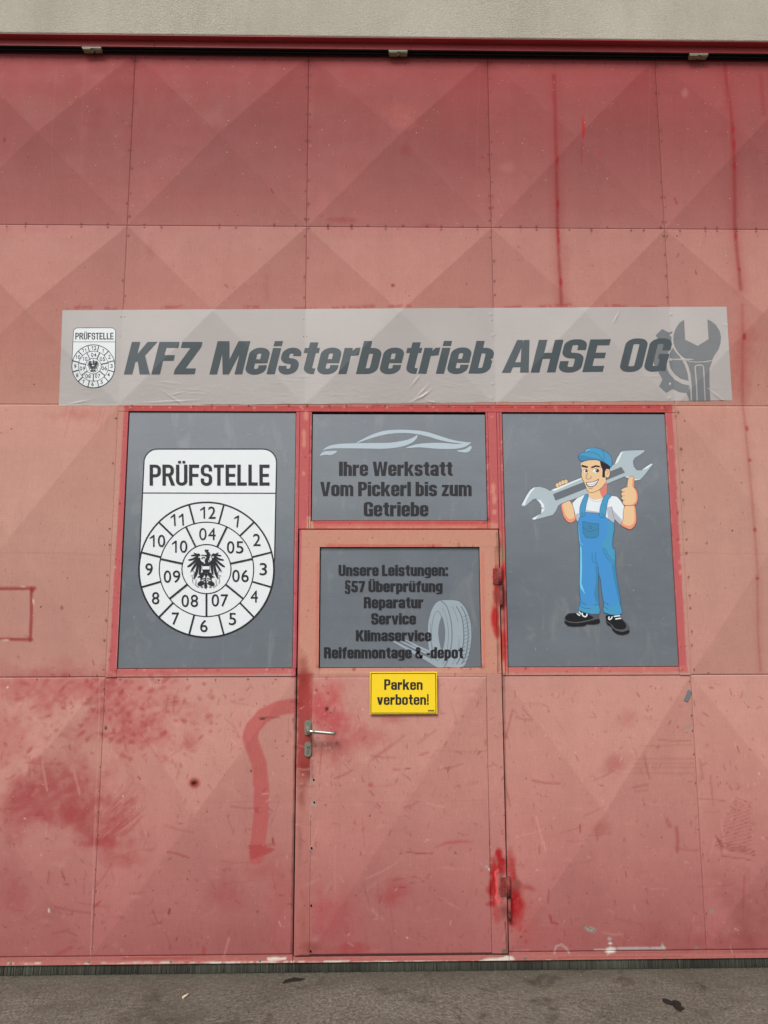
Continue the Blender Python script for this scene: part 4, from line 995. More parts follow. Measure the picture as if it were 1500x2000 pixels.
def glyph(ch):
    s, t, x = ST, TH, XH; h, q = s/2, t/2; w = 59.0; W_ = 63.0
    R, G, L = grect, gstroke, gpoly
    dots = lambda y, wd: [R(wd/2-20, y, wd/2-4, y+12), R(wd/2+4, y, wd/2+20, y+12)]
    bowl = lambda x0, x1, y0, y1: [G([(x0+h, (y0+y1)/2), (x0+h, y0+q), (x1-h, y0+q), (x1-h, (y0+y1)/2)]), G([(x0+h, (y0+y1)/2), (x0+h, y1-q), (x1-h, y1-q), (x1-h, (y0+y1)/2)])]
    D = {
     'T': ([R(19, 0, 19+s, 100-t), R(0, 100-t, 38+s, 100)], 38+s),
     'I': ([R(0, 0, s+2, 100)], s+2), 'l': ([R(0, 0, s, 100)], s), 'i': ([R(0, 0, s, x), R(0, 85, s, 100)], s), '!': ([R(3, 28, s-2, 100), R(2, 0, s-1, 19)], s),
     'L': ([R(0, 0, s, 100), R(s, 0, 52, t+1)], 52), 'F': ([R(0, 0, s, 100), R(s, 100-t-1, 56, 100), R(s, 42, 52, 42+t)], 56),
     'E': ([R(0, 0, s, 100), R(s, 100-t-1, 56, 100), R(s, 42, 52, 42+t), R(s, 0, 56, t+1)], 56),
     'H': ([R(0, 0, s, 100), R(68-s, 0, 68, 100), R(s, 42, 68-s, 42+t+1)], 68),
     'Z': ([L((2, 100-t-1), (2, 100), (58, 100), (58, 85), (29, t+1), (58, t+1), (58, 0), (0, 0), (0, 15), (29, 100-t-1))], 58),
     'K': ([R(0, 0, s, 100), L((s, 38), (s, 62), (44, 100), (71, 100), (46, 58), (72, 0), (44, 0), (30, 40))], 71),
     'M': ([R(0, 0, 22, 100), R(72, 0, 94, 100), L((22, 100), (34, 100), (47, 45), (60, 100), (72, 100), (72, 62), (56, 0), (38, 0), (22, 62))], 94),
     'A': ([L((0, 0), (24, 0), (38, 82), (36, 100), (20, 100)), L((74, 0), (50, 0), (36, 82), (38, 100), (54, 100)), R(20, 17, 54, 32)], 74),
     'V': ([L((0, 100), (25, 100), (37, 22), (38, 0), (21, 0)), L((72, 100), (48, 100), (36, 22), (35, 0), (52, 0))], 72),
     'W': ([L((0, 100), (24, 100), (33, 28), (35, 0), (14, 0)), L((33, 0), (31, 28), (42, 100), (52, 100), (52, 70), (42, 0)), L((70, 0), (72, 28), (61, 100), (51, 100), (51, 70), (61, 0)), L((103, 100), (79, 100), (70, 28), (68, 0), (89, 0))], 103),
     'P': ([R(0, 0, s, 100), G([(s, 100-q), (62-h, 100-q), (62-h, 40+q), (s, 40+q)])], 62),
     'R': ([R(0, 0, s, 100), G([(s, 100-q), (63-h, 100-q), (63-h, 44+q), (s, 44+q)]), G([(40, 50), (64-h, 46), (64-h, 0)], rc=8) if not RCX else L((28, 44+t-2), (40, 44+t-2), (50, 44), (70, 0), (48, 0), (34, 36))], 66),
     'U': ([G([(h, 100), (h, q), (W_-h, q), (W_-h, 100)])], W_), 'Ü': ([G([(h, 100), (h, q), (W_-h, q), (W_-h, 100)])]+dots(106, W_), W_),
     'O': (bowl(0, 64, -1, 101), 64),
     'G': ([G([(64-h, 64), (64-h, 101-q), (h, 101-q), (h, -1+q), (64-h-1, -1+q), (64-h-1, 40)]), R(34, 38, 64, 53), R(64-14, 0, 64, 20)], 64),
     'S': ([G([(h, 34), (h, q-1), (63-h, q-1), (63-h, 50), (h, 52), (h, 101-q), (63-h, 101-q), (63-h, 68)], rc=15)], 63),
     'o': (bowl(0, w, -1, x+1), w), 'b': ([R(0, 0, s, 100), G([(s-3, x-q), (w-h, x-q), (w-h, q), (s-3, q)])], w), 'd': ([R(w-s, 0, w, 100), G([(w-s+3, x-q), (h, x-q), (h, q), (w-s+3, q)])], w),
     'p': ([R(0, -20, s, x), G([(s-3, x-q), (w-h, x-q), (w-h, q), (s-3, q)])], w), 'n': ([R(0, 0, s, x), G([(s-3, x-q), (w-h, x-q), (w-h, 0)])], w), 'h': ([R(0, 0, s, 100), G([(s-3, x-q), (w-h, x-q), (w-h, 0)])], w),
     'm': ([R(0, 0, s-1, x), G([(s-4, x-q), (58-h, x-q), (58-h, 0)], s-2), G([(56, x-q), (92-h, x-q), (92-h, 0)], s-2)], 92),
     'u': ([G([(h, x), (h, q), (w-s+3, q)]), R(w-s, 0, w, x)], w), 'ü': ([G([(h, x), (h, q), (w-s+3, q)]), R(w-s, 0, w, x)]+dots(88, w), w),
     'r': ([R(0, 0, s, x), L((s-1, x-24), (s-1, x-10), (s+9, x), (45, x+1), (45, x-22), (s+6, x-24))], 45),
     'e': ([G([(w-h, 27), (w-h, q-1), (h, q-1), (h, x+1-q), (w-h, x+1-q), (w-h, 34)]), R(s-2, 33, w, 33+12)], w), 'c': ([G([(w-h, 31), (w-h, q-1), (h, q-1), (h, x+1-q), (w-h, x+1-q), (w-h, 49)])], w),
     'a': ([G([(h, x-25), (h, x+1-q), (w-h, x+1-q), (w-h, 0)]), G([(w-s+3, 38+3), (h, 36), (h, q-1), (w-s+3, q+2)], rc=12)], w),
     's': ([G([(h, 25), (h, q-1), (57-h, q-1), (57-h, 38), (h, 41), (h, x+1-q), (57-h, x+1-q), (57-h, 55)], ST-1, TH, 12.6)], 57),
     't': ([G([(13+h-2, 100-4), (13+h-2, q), (44, q)]), R(0, x-15, 43, x)], 44), 'f': ([G([(11+h-2, 0), (11+h-2, 100-q), (44, 100-q)]), R(0, x-15, 42, x)], 44),
     'k': ([R(0, 0, s, 100), L((s, 28), (s, 50), (40, x), (65, x), (45, 45), (67, 0), (41, 0), (29, 32))], 66),
     'v': ([L((0, x), (24, x), (33, 22), (34, 0), (19, 0)), L((62, x), (39, x), (30, 22), (29, 0), (44, 0))], 62),
     'z': ([L((1, x-t), (1, x), (50, x), (50, x-13), (25, t), (50, t), (50, 0), (0, 0), (0, 13), (24, x-t))], 50),
     'g': ([R(w-s, -2, w, x), G([(w-s+3, x-q), (h, x-q), (h, 5+q), (w-s+3, 5+q)]), G([(h-1, -10), (h-1, -21+q), (w-h, -21+q), (w-h, 0)], ST, 13, 14)], w),
     ':': ([R(0, 0, s-2, 22), R(0, x-22, s-2, x)], s-2), '-': ([R(0, 30, 32, 46)], 32),
     '5': ([G([(h, 30), (h, q-1), (60-h, q-1), (60-h, 62-q), (16, 62-q)]), L((4, 48), (8, 100), (57, 100), (57, 84), (27, 84), (25, 48))], 60),
     '7': ([L((0, 82), (0, 100), (58, 100), (58, 84), (34, 0), (10, 0), (34, 82))], 58),
     '§': ([G([(h-2, 10), (h-2, -10), (52-h, -10), (52-h, 24), (h, 36), (h, 56)], 19, 13, 11), G([(52-h+2, 84), (52-h+2, 100), (h, 100), (h, 68), (52-h, 54), (52-h, 34)], 19, 13, 11)], 52),
     '&': ([G([(62, 30), (56, q-1), (h, q-1), (h, 42), (49-h+4, 62), (49-h+4, 101-q), (h+5, 101-q), (h+5, 66), (62, 0)], 20, 15, 12)], 74),
    }
    return D[ch]
def word_mesh(text, gap=5.0, space=25.0):
    x = 0; comps = []
    for ch in text:
        if ch == ' ': x += space; continue
        cs_, w_ = glyph(ch)
        for c in cs_: comps.append(([(a+x, b) for a, b in c[0]], c[1]))
        x += w_+gap
    return comps, x-gap
def put_word(F, text, u0, u1, vb, vc, m_, slant=0.0, vb1=None, vc1=None, gap=5.0, space=25.0):
    """fit a word between surveyed left/right ends, baseline vb and cap line vc (right-hand values optional)"""
    comps, tot = word_mesh(text, gap, space); vb1 = vb if vb1 is None else vb1; vc1 = vc if vc1 is None else vc1
    F0 = F.T; kk = F.k
    for n_, (V_, f) in enumerate(comps):
        a = np.array(V_, float); t = a[:, 0]/tot; hgt = (vb-vc)*(1-t)+(vb1-vc1)*t
        uu = u0+(u1-u0)*t+slant*a[:, 1]/100*hgt; vv = vb*(1-t)+vb1*t-a[:, 1]/100*hgt
        F.k = kk+(n_ % 4); F.add(np.stack([uu, vv], 1), f, m_)
    F.k = kk+4
# --- plain digits and capitals from the built-in typeface
_tc = {}
def font_mesh(text, off=0.0):
    key = (text, off)
    if key not in _tc:
        c = bpy.data.curves.new('t', 'FONT'); c.body = text; c.offset = off; c.resolution_u = 5
        o = bpy.data.objects.new('t', c); COL.objects.link(o)
        bpy.context.view_layer.update()
        me = bpy.data.meshes.new_from_object(o.evaluated_get(bpy.context.evaluated_depsgraph_get()))
        V_ = np.array([(v.co.x, v.co.y) for v in me.vertices]); F_ = [tuple(p.vertices) for p in me.polygons]
        bpy.data.objects.remove(o); bpy.data.curves.remove(c); bpy.data.meshes.remove(me); _tc[key] = (V_, F_)
    return _tc[key]
def numeral_mesh(text, off):
    V_, F_ = [], []; x = 0.0; cap = font_mesh('H', off)[0][:, 1].max()
    for ch in text:
        if ch == '1':
            w_ = .115*cap; a = np.array([(.30, 0), (.30+w_/cap, 0), (.30+w_/cap, 1), (.30+.02, 1), (.05, .76), (.05, .66), (.30, .80)])*cap
            f_ = [tuple(t) for t in tessellate_polygon([[Vector((p[0], p[1], 0)) for p in a]])]
            w0, w1 = -.02*cap, .60*cap
        else:
            v_, f_ = font_mesh(ch, off); a = v_.copy(); a[:, 0] = (a[:, 0]-a[:, 0].min()); a[:, 0] *= .56*cap/a[:, 0].max(); w0, w1 = -.06*cap, .63*cap
        b = sum(len(v) for v in V_); V_.append(a+np.array([x-w0, 0])); F_ += [tuple(b+i for i in f) for f in f_]; x += w1-w0
    return np.concatenate(V_), F_, cap
def put_font(F, text, u0, u1, vb, vc, m_, off=0.0, cap=None, rot=0.0):
    V_, F_ = font_mesh(text, off) if text[0] not in '0123456789' else numeral_mesh(text, off)[:2]; x0, x1 = V_[:, 0].min(), V_[:, 0].max()
    cap = cap or font_mesh('H', off)[0][:, 1].max()
    a = (V_[:, 0]-x0)/(x1-x0)*(u1-u0); b = V_[:, 1]/cap*(vb-vc)
    cx_, cy_ = (u1-u0)/2, (vb-vc)/2; c, s_ = math.cos(rot), math.sin(rot)
    uu = u0+cx_+(a-cx_)*c-(b-cy_)*s_; vv = vb-(cy_+(a-cx_)*s_+(b-cy_)*c)
    F.tris(np.stack([uu, vv], 1), F_, m_)

# ------------------------------------------------------------------ inspection badge (drawn in the big panel's own measure)
def arc(cx_, cy_, r, a0, a1, n=40):
    a = np.radians(np.linspace(a0, a1, n)); return [(cx_+r*math.sin(q), cy_-r*math.cos(q)) for q in a]
def badge(T, y, parent, surf=None, small=False):
    cx_, cy_, R1, R2, R3 = 691, 1218, 497, 348, 181
    body = arc(330, 428, 100, -90, 0, 10)+arc(1108, 428, 100, 0, 90, 10)+[(1193, 1140)]+arc(cx_, cy_, R1+3, 84, 276, 70)+[(197, 1140)]
    f = Film(T, y, surf); f.poly(body, M_WHITE); p1 = f.build('badge_field', parent)
    f = Film(T, y-.0004, surf); w = 1.25 if small else 1.0
    f.stroke(body, 9*w, M_INK, closed=True); f.stroke([(215, 652), (1202, 654)], 8*w, M_INK)
    f.stroke(arc(cx_, cy_, R1, 0, 357, 110), 12*w, M_INK, closed=True); f.stroke(arc(cx_, cy_-3, R2, 0, 356, 90), 8*w, M_INK, closed=True); f.stroke(arc(cx_, cy_-5, R3, 0, 355, 70), 8*w, M_INK, closed=True)
    for k in range(12): a = 15+30*k; f.stroke([arc(cx_, cy_-3, R2, a, a, 1)[0], arc(cx_, cy_, R1, a, a, 1)[0]], 13*w, M_INK)
    for k in range(7): a = 25.7+51.43*k; f.stroke([arc(cx_, cy_-5, R3, a, a, 1)[0], arc(cx_, cy_-3, R2, a, a, 1)[0]], 13*w, M_INK)
    f.build('dial_lines', parent)
    f = Film(T, y-.0016 if surf is None else y-.0005, surf, .00004)
    global ST, TH, XH, RCX
    o_ = (ST, TH, XH); ST, TH, RCX = 18.5, 14.0, 21.0
    put_word(f, 'PRÜFSTELLE', 272, 1156, 597, 443, M_INK, gap=9); ST, TH, XH = o_; RCX = None
    f.build('title_lettering', parent)
    hh = 44; hcap = font_mesh('H')[0][:, 1].max()
    for s_, a, b, rt in (('12', 702, 797, 0), ('1', 910, 860, -.12), ('2', 1062, 998, 0), ('3', 1110, 1213, 0), ('4', 1043, 1415, 0), ('5', 883, 1580, 0), ('6', 672, 1632, 0), ('7', 463, 1577, 0), ('8', 316, 1427, 0), ('9', 268, 1215, 0), ('10', 330, 1005, 0), ('11', 475, 850, .05),
                         ('04', 698, 955, 0), ('05', 903, 1052, 0), ('06', 942, 1263, 0), ('07', 790, 1443, 0), ('08', 568, 1447, 0), ('09', 437, 1268, 0), ('10', 493, 1047, 0)):
        f = Film(T, y-.0016 if surf is None else y-.0005, surf, .00004); fo = (.001 if '4' in s_ else .005) if not small else .008
        V_ = numeral_mesh(s_, fo)[0]; w2 = (V_[:, 0].max()-V_[:, 0].min())/hcap*hh*1.1
        put_font(f, s_, a-w2, a+w2, b+hh, b-hh, M_INK, fo, rot=rt)
        f.build('numeral', parent)
    # heraldic eagle
    E = lambda a, b: T(a/15*3.774+(350-220)*3.774, b/15*3.774+(1060-790)*3.774)
    f = Film(E, y-.0012, surf, .00003)
    K = M_INK
    def mir(pts): return [(1570-a, b) for a, b in pts]
    for pts in ([(600, 330), (520, 330), (430, 295), (455, 320), (520, 345)], [(540, 350), (450, 345), (345, 375), (380, 385), (480, 380), (530, 370)],
                [(500, 400), (400, 460), (270, 500), (310, 512), (400, 500), (490, 450)], [(490, 480), (380, 580), (240, 695), (300, 695), (400, 620), (500, 520)],
                [(510, 550), (420, 680), (340, 820), (380, 810), (470, 690), (520, 600)], [(540, 590), (500, 750), (430, 1050), (500, 960), (540, 850), (570, 620)],
                [(600, 620), (585, 780), (580, 930), (625, 850), (645, 640)], [(690, 870), (620, 1000), (640, 1050), (720, 950), (730, 880)], [(650, 880), (600, 970), (540, 1010), (600, 1000), (680, 950)],
                [(620, 1130), (560, 1180), (540, 1220), (590, 1200), (700, 1150)], [(720, 1170), (600, 1200), (560, 1260), (640, 1240), (720, 1190)]):
        for pq in (pts, mir(pts)): f.poly(pq, K, True, 3); f.stroke(pq, 20, K, True, True)
    for pts in ([(520, 330), (560, 310), (600, 330), (610, 380), (560, 390), (565, 440), (610, 440), (620, 500), (680, 560), (720, 570), (690, 640), (600, 620), (540, 590), (495, 500), (510, 400)],):
        f.poly(pts, K, True, 3); f.poly(mir(pts), K, True, 3)
    f.poly([(790, 290), (830, 260), (890, 290), (900, 380), (880, 450), (850, 520), (840, 600), (760, 600), (750, 500), (800, 420), (740, 380), (640, 370), (650, 350), (740, 355), (800, 350)], K, True, 3)
    f.poly([(740, 200), (860, 200), (845, 270), (755, 270)], K); f.stroke([(650, 470), (700, 430), (760, 440)], 26, K, True); f.stroke([(900, 340), (950, 380), (940, 430)], 18, K, True); f.stroke([(870, 480), (900, 530)], 18, K)
    f.poly([(672, 610), (898, 610), (898, 800), (870, 860), (785, 888), (700, 860), (672, 800)], K); f.poly([(680, 690), (890, 690), (890, 780), (680, 780)], M_WHITE)
    f.poly([(740, 900), (820, 900), (825, 960), (790, 1000), (800, 1150), (820, 1290), (770, 1340), (730, 1290), (755, 1150), (760, 1000)], K, True, 3)
    for q in ([(760, 1040), (680, 1060), (630, 1080), (640, 1110)], [(755, 1090), (700, 1130), (600, 1150)], [(750, 1190), (690, 1220), (640, 1260), (650, 1300), (700, 1290)]):
        f.stroke(q, 24, K, True); f.stroke(mir(q), 24, K, True)
    for q in ([(490, 1070), (490, 1180), (470, 1230), (580, 1310)], [(400, 1000), (390, 1100), (410, 1190)], [(330, 860), (350, 820), (420, 830), (440, 900), (400, 960), (340, 960)]):
        f.stroke(q, 16, M_GEAR, True); f.stroke(mir(q), 16, M_GEAR, True)
    f.build('eagle_emblem', parent)

# ------------------------------------------------------------------ the banner
SY = .0016
banner = empty('banner_sign', (.1, 0, 2.9), 'long light grey sticker banner across the gate with company name in slanted slate letters', 'banner')
bc = [(122, 606), (1419, 599), (1430, 782), (115, 793)]
bX, bZ = P(np.array([c[0] for c in bc]), np.array([c[1] for c in bc]))
NU, NV = 760, 110
a, b = np.meshgrid(np.linspace(0, 1, NU+1), np.linspace(0, 1, NV+1)); a, b = a.ravel(), b.ravel()
rag = .0012*np.sin(a*61)+.0008*np.sin(a*173+1)
X = (bX[3]*(1-a)+bX[2]*a)*(1-b)+(bX[0]*(1-a)+bX[1]*a)*b; Z = (bZ[3]*(1-a)+bZ[2]*a)*(1-b)+(bZ[0]*(1-a)+bZ[1]*a)*b+rag*(b < .01)
_s = np.array(settle(list(zip(X, X*0, Z)))); X, Z = _s[:, 0], _s[:, 2]
H_ = height_at(X, Z)
wr = np.zeros_like(X)
def wrinkle(u, v, L, w_, ang, amp):
    global wr
    x0, z0 = P(u, v); c, s_ = math.cos(ang), math.sin(ang); q = (X-x0)*c+(Z-z0)*s_; r = -(X-x0)*s_+(Z-z0)*c
    wr = wr+amp*np.exp(-(q/L)**2-(r/w_)**2)
for (u, v, L, w_, an, am) in ((812, 745, .035, .004, .9, .003), (818, 778, .04, .004, .5, .0035), (830, 772, .04, .004, .7, .003), (825, 765, .035, .004, .8, .003), (1335, 703, .06, .003, -.05, .0025), (1400, 775, .05, .004, -.7, .004),
                              (1420, 640, .03, .004, -.2, .003), (340, 779, .05, .003, -.6, .003), (345, 770, .03, .003, .2, .002), (1200, 625, .03, .004, 1.1, .003), (330, 785, .12, .003, 0.05, .003), (155, 786, .04, .003, .2, .003), (850, 788, .04, .003, -.3, .003)):
    wrinkle(u, v, L, w_, an, am)
for i in range(26):
    side = random.choice((345, 560, 640, 905, 1060, 1250, 1420)); wrinkle(side+random.uniform(-45, 45), random.uniform(735, 782), random.uniform(.02, .05), .0022, random.uniform(-.25, .1), random.uniform(.0006, .0013))
for v in (614, 655, 703, 750, 778):
    for u in (961, 1308): wrinkle(u+random.uniform(-3, 3), v, .006, .006, 0, .0025)
Vt = np.stack([X, -H_-SY+.0006-wr*.0-.0, Z], 1); Vt[:, 1] = -H_-.0010-np.maximum(wr, 0)
i, j = np.meshgrid(np.arange(NU), np.arange(NV)); k = (j*(NU+1)+i).ravel()
link('banner_film', mesh_np('banner_film', Vt, np.stack([k, k+1, k+NU+2, k+NU+1], 1), True), banner, M_BANNER)
BL = 1.0
f = Film(crop(1260, 600, 8.333), -SY, height_at, .0001)
gearp = [(170, 460), (275, 357), (385, 415), (445, 390), (425, 480), (430, 590), (400, 660), (360, 780), (340, 900), (360, 1020), (400, 1090), (480, 1180), (600, 1250), (720, 1275), (672, 1398), (560, 1385), (450, 1330), (340, 1395), (225, 1290), (280, 1180), (205, 1040), (140, 920), (120, 780), (150, 620), (205, 510)]
f.poly(gearp, M_GEAR)
f.poly([(452, 660), (400, 745), (385, 880), (410, 990), (470, 1080), (570, 1160), (708, 1200), (690, 1080), (640, 930), (560, 800), (495, 730)], M_GEAR)
f.build('gear_picture', banner)
f = Film(crop(1260, 600, 8.333), -SY-.0002, height_at, .0001)
f.poly([(632, 205), (560, 255), (500, 340), (462, 440), (455, 540), (480, 650), (540, 740), (620, 820), (720, 872), (840, 884), (960, 878), (1090, 858), (1120, 790), (1190, 690), (1225, 590), (1235, 480), (1210, 380), (1150, 290), (1080, 230), (1012, 200), (1032, 520), (855, 630), (650, 530)], M_GEAR)
f.poly([(660, 868), (700, 950), (735, 1080), (755, 1260), (760, 1527), (835, 1527), (800, 975), (815, 945), (850, 930), (920, 930), (950, 950), (958, 975), (978, 1400), (985, 1527), (1060, 1524), (1045, 1250), (1045, 1000), (1070, 930), (1092, 876), (980, 896), (840, 902), (730, 892)], M_GEAR)
f.poly([(822, 975), (835, 955), (920, 953), (938, 965), (945, 1100), (965, 1526), (855, 1527)], M_GEAR)
f.poly([(672, 1398), (722, 1290), (735, 1400), (738, 1526), (722, 1526), (700, 1460)], M_GEAR)
f.build('spanner_picture', banner)
for txt, u0, u1, vb, vc, vb1, vc1 in (('KFZ', 242, 380, 731.5, 668, 731, 668), ('Meisterbetrieb', 409, 955, 731.3, 666.5, 729.5, 666), ('AHSE', 980, 1177, 728.3, 664.5, 726, 662.8), ('OG', 1208, 1299, 726, 662, 725, 661.5)):
    f = Film(IDENT, -SY-.0004, height_at, .00006); ST, TH, RCX = 23.5, 17.0, 16.5
    put_word(f, txt, u0, u1, vb, vc, M_LETTER, .248, vb1, vc1, 5.5)
    f.build('lettering', banner)
ST, TH, RCX = 25.0, 17.0, None
sm = lambda a, b: (182.5+(np.asarray(a)-690)*.0843, 715.5+(np.asarray(b)-1218)*.0843)
badge(sm, -SY, banner, height_at, True)

# ------------------------------------------------------------------ boards in the openings
BY = .0025
def board(name, O, label):
    t = empty(name, ((O[0]+O[1])/2, .004, O[2]), label, 'sign')
    MB().box(O[0]+.0035, O[1]-.002, BY, BY+.004, O[2]+.002, O[3]-.0035, .0008).build('board', M_BOARD, t)
    return t
s1 = board('window_sign', OL, 'tall grey sign with big white numbered inspection badge, left of the door')
badge(crop(220, 790, 3.774), BY-.0004, s1)
s2 = board('slogan_sign', OC, 'small grey sign above the door with pale car outline and three lines of dark slogan')
f = Film(crop(580, 790, 3.571), BY-.0004)
for pts in ([(410, 270), (500, 220), (600, 185), (700, 176), (800, 178), (900, 190), (1000, 220), (1100, 250), (1190, 263), (1215, 262), (1190, 272), (1100, 266), (1000, 248), (920, 224), (840, 206), (760, 198), (680, 200), (600, 212), (500, 240)],
            [(178, 320), (220, 290), (290, 275), (400, 270), (560, 268), (660, 265), (760, 248), (810, 230), (840, 212), (832, 240), (790, 272), (720, 295), (620, 307), (500, 307), (380, 305), (260, 305), (200, 313)],
            [(760, 303), (830, 278), (920, 268), (1020, 268), (1120, 275), (1210, 265), (1180, 290), (1130, 305), (1050, 310), (950, 306), (850, 298)],
            [(1115, 322), (1170, 312), (1213, 288), (1215, 310), (1190, 332), (1150, 332)], [(160, 355), (185, 330), (230, 324), (277, 324), (265, 340), (235, 352), (200, 350)]):
    f.poly(pts, M_PALE, True, 4)
f.build('car_outline', s2)
for txt, u0, u1, vb, vc in (('Ihre Werkstatt', 293, 1086, 498, 398), ('Vom Pickerl bis zum', 162, 1220, 639, 539), ('Getriebe', 466, 917, 780, 680)):
    f = Film(crop(580, 790, 3.571), BY-.0004, None, .0001); put_word(f, txt, u0, u1, vb, vc, M_INK, gap=4.5, space=28); f.build('lettering', s2)
s3 = board('services_sign', OD, 'grey sign in the door with six lines listing services and a pale tyre')
M_TYRE = make_flat('tyre_print', (152, 166, 176), .36, .4, .03)
f = Film(crop(760, 1160, 7.895), BY-.0004, None, .00004)
for pts in ([(45, 728), (95, 730), (400, 885), (640, 1000), (780, 1125), (735, 1130), (640, 1070), (560, 1020), (380, 925)], [(165, 728), (205, 728), (400, 820), (620, 910), (640, 960), (400, 850)], [(235, 703), (272, 712), (480, 810), (640, 880), (620, 905), (380, 800)]):
    f.poly(pts, M_TYRE)
f.poly([(600, 560), (610, 420), (650, 270), (700, 170), (760, 115), (830, 98), (960, 95), (1060, 110), (1130, 160), (1200, 270), (1250, 420), (1265, 560), (1265, 700), (1240, 880), (1190, 1050), (1120, 1128), (900, 1128), (740, 1128), (690, 1060), (640, 960), (610, 800), (600, 680)], M_TYRE, True, 4)
M_TG = make_flat('grey_tyre_lines', (108, 116, 128), .35, .5, .02)
f.poly([(812, 345), (845, 430), (865, 560), (862, 700), (838, 830), (820, 860), (795, 830), (770, 720), (757, 620), (760, 540), (775, 450)], M_TG, True, 4)
f.stroke([(745+95*math.cos(t)*(1.0 if math.cos(t) > 0 else .95), 645+380*math.sin(t)) for t in np.linspace(0, 2*math.pi, 50)], 8, M_TG)
f.stroke([(800, 105), (880, 180), (935, 330), (965, 500), (970, 680), (950, 850), (900, 1030), (850, 1125)], 15, M_TG, True)
f.stroke([(815, 210), (870, 320), (905, 480), (915, 640), (900, 830), (860, 1000), (825, 1085)], 7, M_TG, True); f.stroke([(645, 450), (635, 600), (645, 760), (670, 900)], 6, M_TG, True)
f.stroke([(965, 190), (1020, 280), (1063, 440)], 6, M_TG, True); f.stroke([(1080, 690), (1070, 850), (1020, 1000), (975, 1085)], 6, M_TG, True)
f.stroke([(1035, 190), (1090, 280), (1130, 400), (1150, 560), (1150, 720), (1120, 900), (1080, 1010), (1040, 1085)], 15, M_TG, True); f.stroke([(1110, 190), (1170, 300), (1205, 450), (1220, 620), (1210, 780), (1180, 950), (1120, 1080)], 15, M_TG, True)
for k in range(13):
    y_ = 360+k*58; o_ = 22*math.sin((y_-300)/800*math.pi); f.stroke([(1120+o_, y_), (1175+o_, y_-18), (1228+o_, y_-46)], 7, M_TG)
f.build('tyre_picture', s3)
for txt, u0, u1, vb, vc in (('Unsere Leistungen:', 290, 1053, 302, 226), ('§57 Überprüfung', 333, 1015, 414, 338), ('Reparatur', 466, 880, 527, 450), ('Service', 518, 830, 640, 563), ('Klimaservice', 411, 937, 757, 681), ('Reifenmontage & -depot', 188, 1160, 877, 800)):
    f = Film(crop(580, 1040, 3.571), BY-.0022, None, .0001); put_word(f, txt, u0, u1, vb, vc, M_INK, gap=4.5, space=26); f.build('lettering', s3)
s4 = board('mechanic_sign', ORT, 'tall grey sign with cartoon mechanic in blue overalls carrying a giant spanner')
C = {k: make_flat('print_'+k, v, .36, .5, .012) for k, v in dict(skin=(232, 196, 152), pink=(236, 150, 122), blue=(68, 146, 210), deep=(62, 132, 176), sky=(120, 200, 236), cap=(72, 152, 196), hair=(38, 24, 32), steel=(174, 190, 198), steelhi=(226, 236, 240), steeldk=(122, 134, 142),
       groove=(104, 112, 120), shirt=(228, 236, 242), shirtsh=(182, 186, 198), boot=(24, 26, 30), bootg=(86, 86, 92), line=(30, 84, 124), brown=(70, 40, 36), neck=(218, 128, 116), lineg=(84, 94, 104)).items()}
A5 = crop(1000, 860, 5.172); A3 = crop(960, 790, 3.774); A10 = crop(1090, 1060, 10.0)
f = Film(A5, BY-.0004, None, .00003)
wrn = [(95, 650), (100, 667), (135, 668), (215, 597), (245, 590), (280, 598), (318, 640), (330, 680), (325, 705), (300, 735), (203, 785), (215, 803), (245, 800), (415, 755), (445, 715), (470, 660), (500, 640), (760, 545), (960, 440), (1140, 365), (1170, 378), (1240, 402), (1295, 400), (1330, 365), (1430, 240), (1410, 233), (1360, 262), (1310, 300), (1265, 300), (1235, 265), (1225, 215), (1240, 180), (1290, 150), (1340, 115), (1338, 95), (1220, 98), (1125, 103), (1095, 120), (1060, 180), (1035, 240), (1000, 258), (700, 375), (560, 435), (385, 508), (340, 483), (285, 466), (225, 470), (185, 497), (150, 545)]
f.poly(wrn, C['steel']); f.stroke(wrn, 5, C['lineg'], closed=True)
f.poly([(400, 500), (700, 378), (700, 392), (430, 512)], C['steelhi']); f.poly([(100, 650), (150, 560), (185, 505), (225, 476), (235, 480), (190, 530), (150, 600), (130, 655)], C['steelhi'])
f.poly([(245, 592), (285, 600), (320, 640), (332, 682), (318, 682), (300, 680), (295, 650), (270, 615)], C['steelhi']); f.poly([(300, 690), (332, 685), (326, 708), (300, 736), (205, 788), (215, 802), (240, 798), (250, 778), (296, 735)], C['steelhi'])
f.poly([(1100, 122), (1122, 106), (1100, 160), (1070, 225), (1040, 242), (1062, 185)], C['steelhi']); f.poly([(1312, 300), (1360, 264), (1410, 234), (1420, 240), (1365, 285)], C['steelhi']); f.poly([(1140, 366), (1170, 366), (1240, 390), (1296, 396), (1240, 404)], C['steelhi'])
f.poly([(1170, 130), (1240, 125), (1200, 190), (1195, 250), (1230, 310), (1290, 335), (1350, 300), (1300, 370), (1220, 360), (1160, 310), (1150, 240), (1165, 190)], C['steeldk'], True, 3) if False else None
f.poly([(415, 545), (720, 425), (1105, 270), (1140, 325), (740, 490), (440, 610)], C['groove']); f.stroke([(415, 545), (720, 425), (1105, 270), (1140, 325)], 4, C['lineg'])
for (a, b) in ((460, 452), (487, 437), (516, 424), (546, 417)): f.ell(a, b, 21, 24, C['brown']); f.ell(a, b, 18, 21, C['skin'])
la = [(497, 650), (530, 628), (580, 610), (610, 650), (628, 700), (632, 745), (647, 775), (638, 808), (600, 832), (560, 820), (525, 775), (505, 715)]
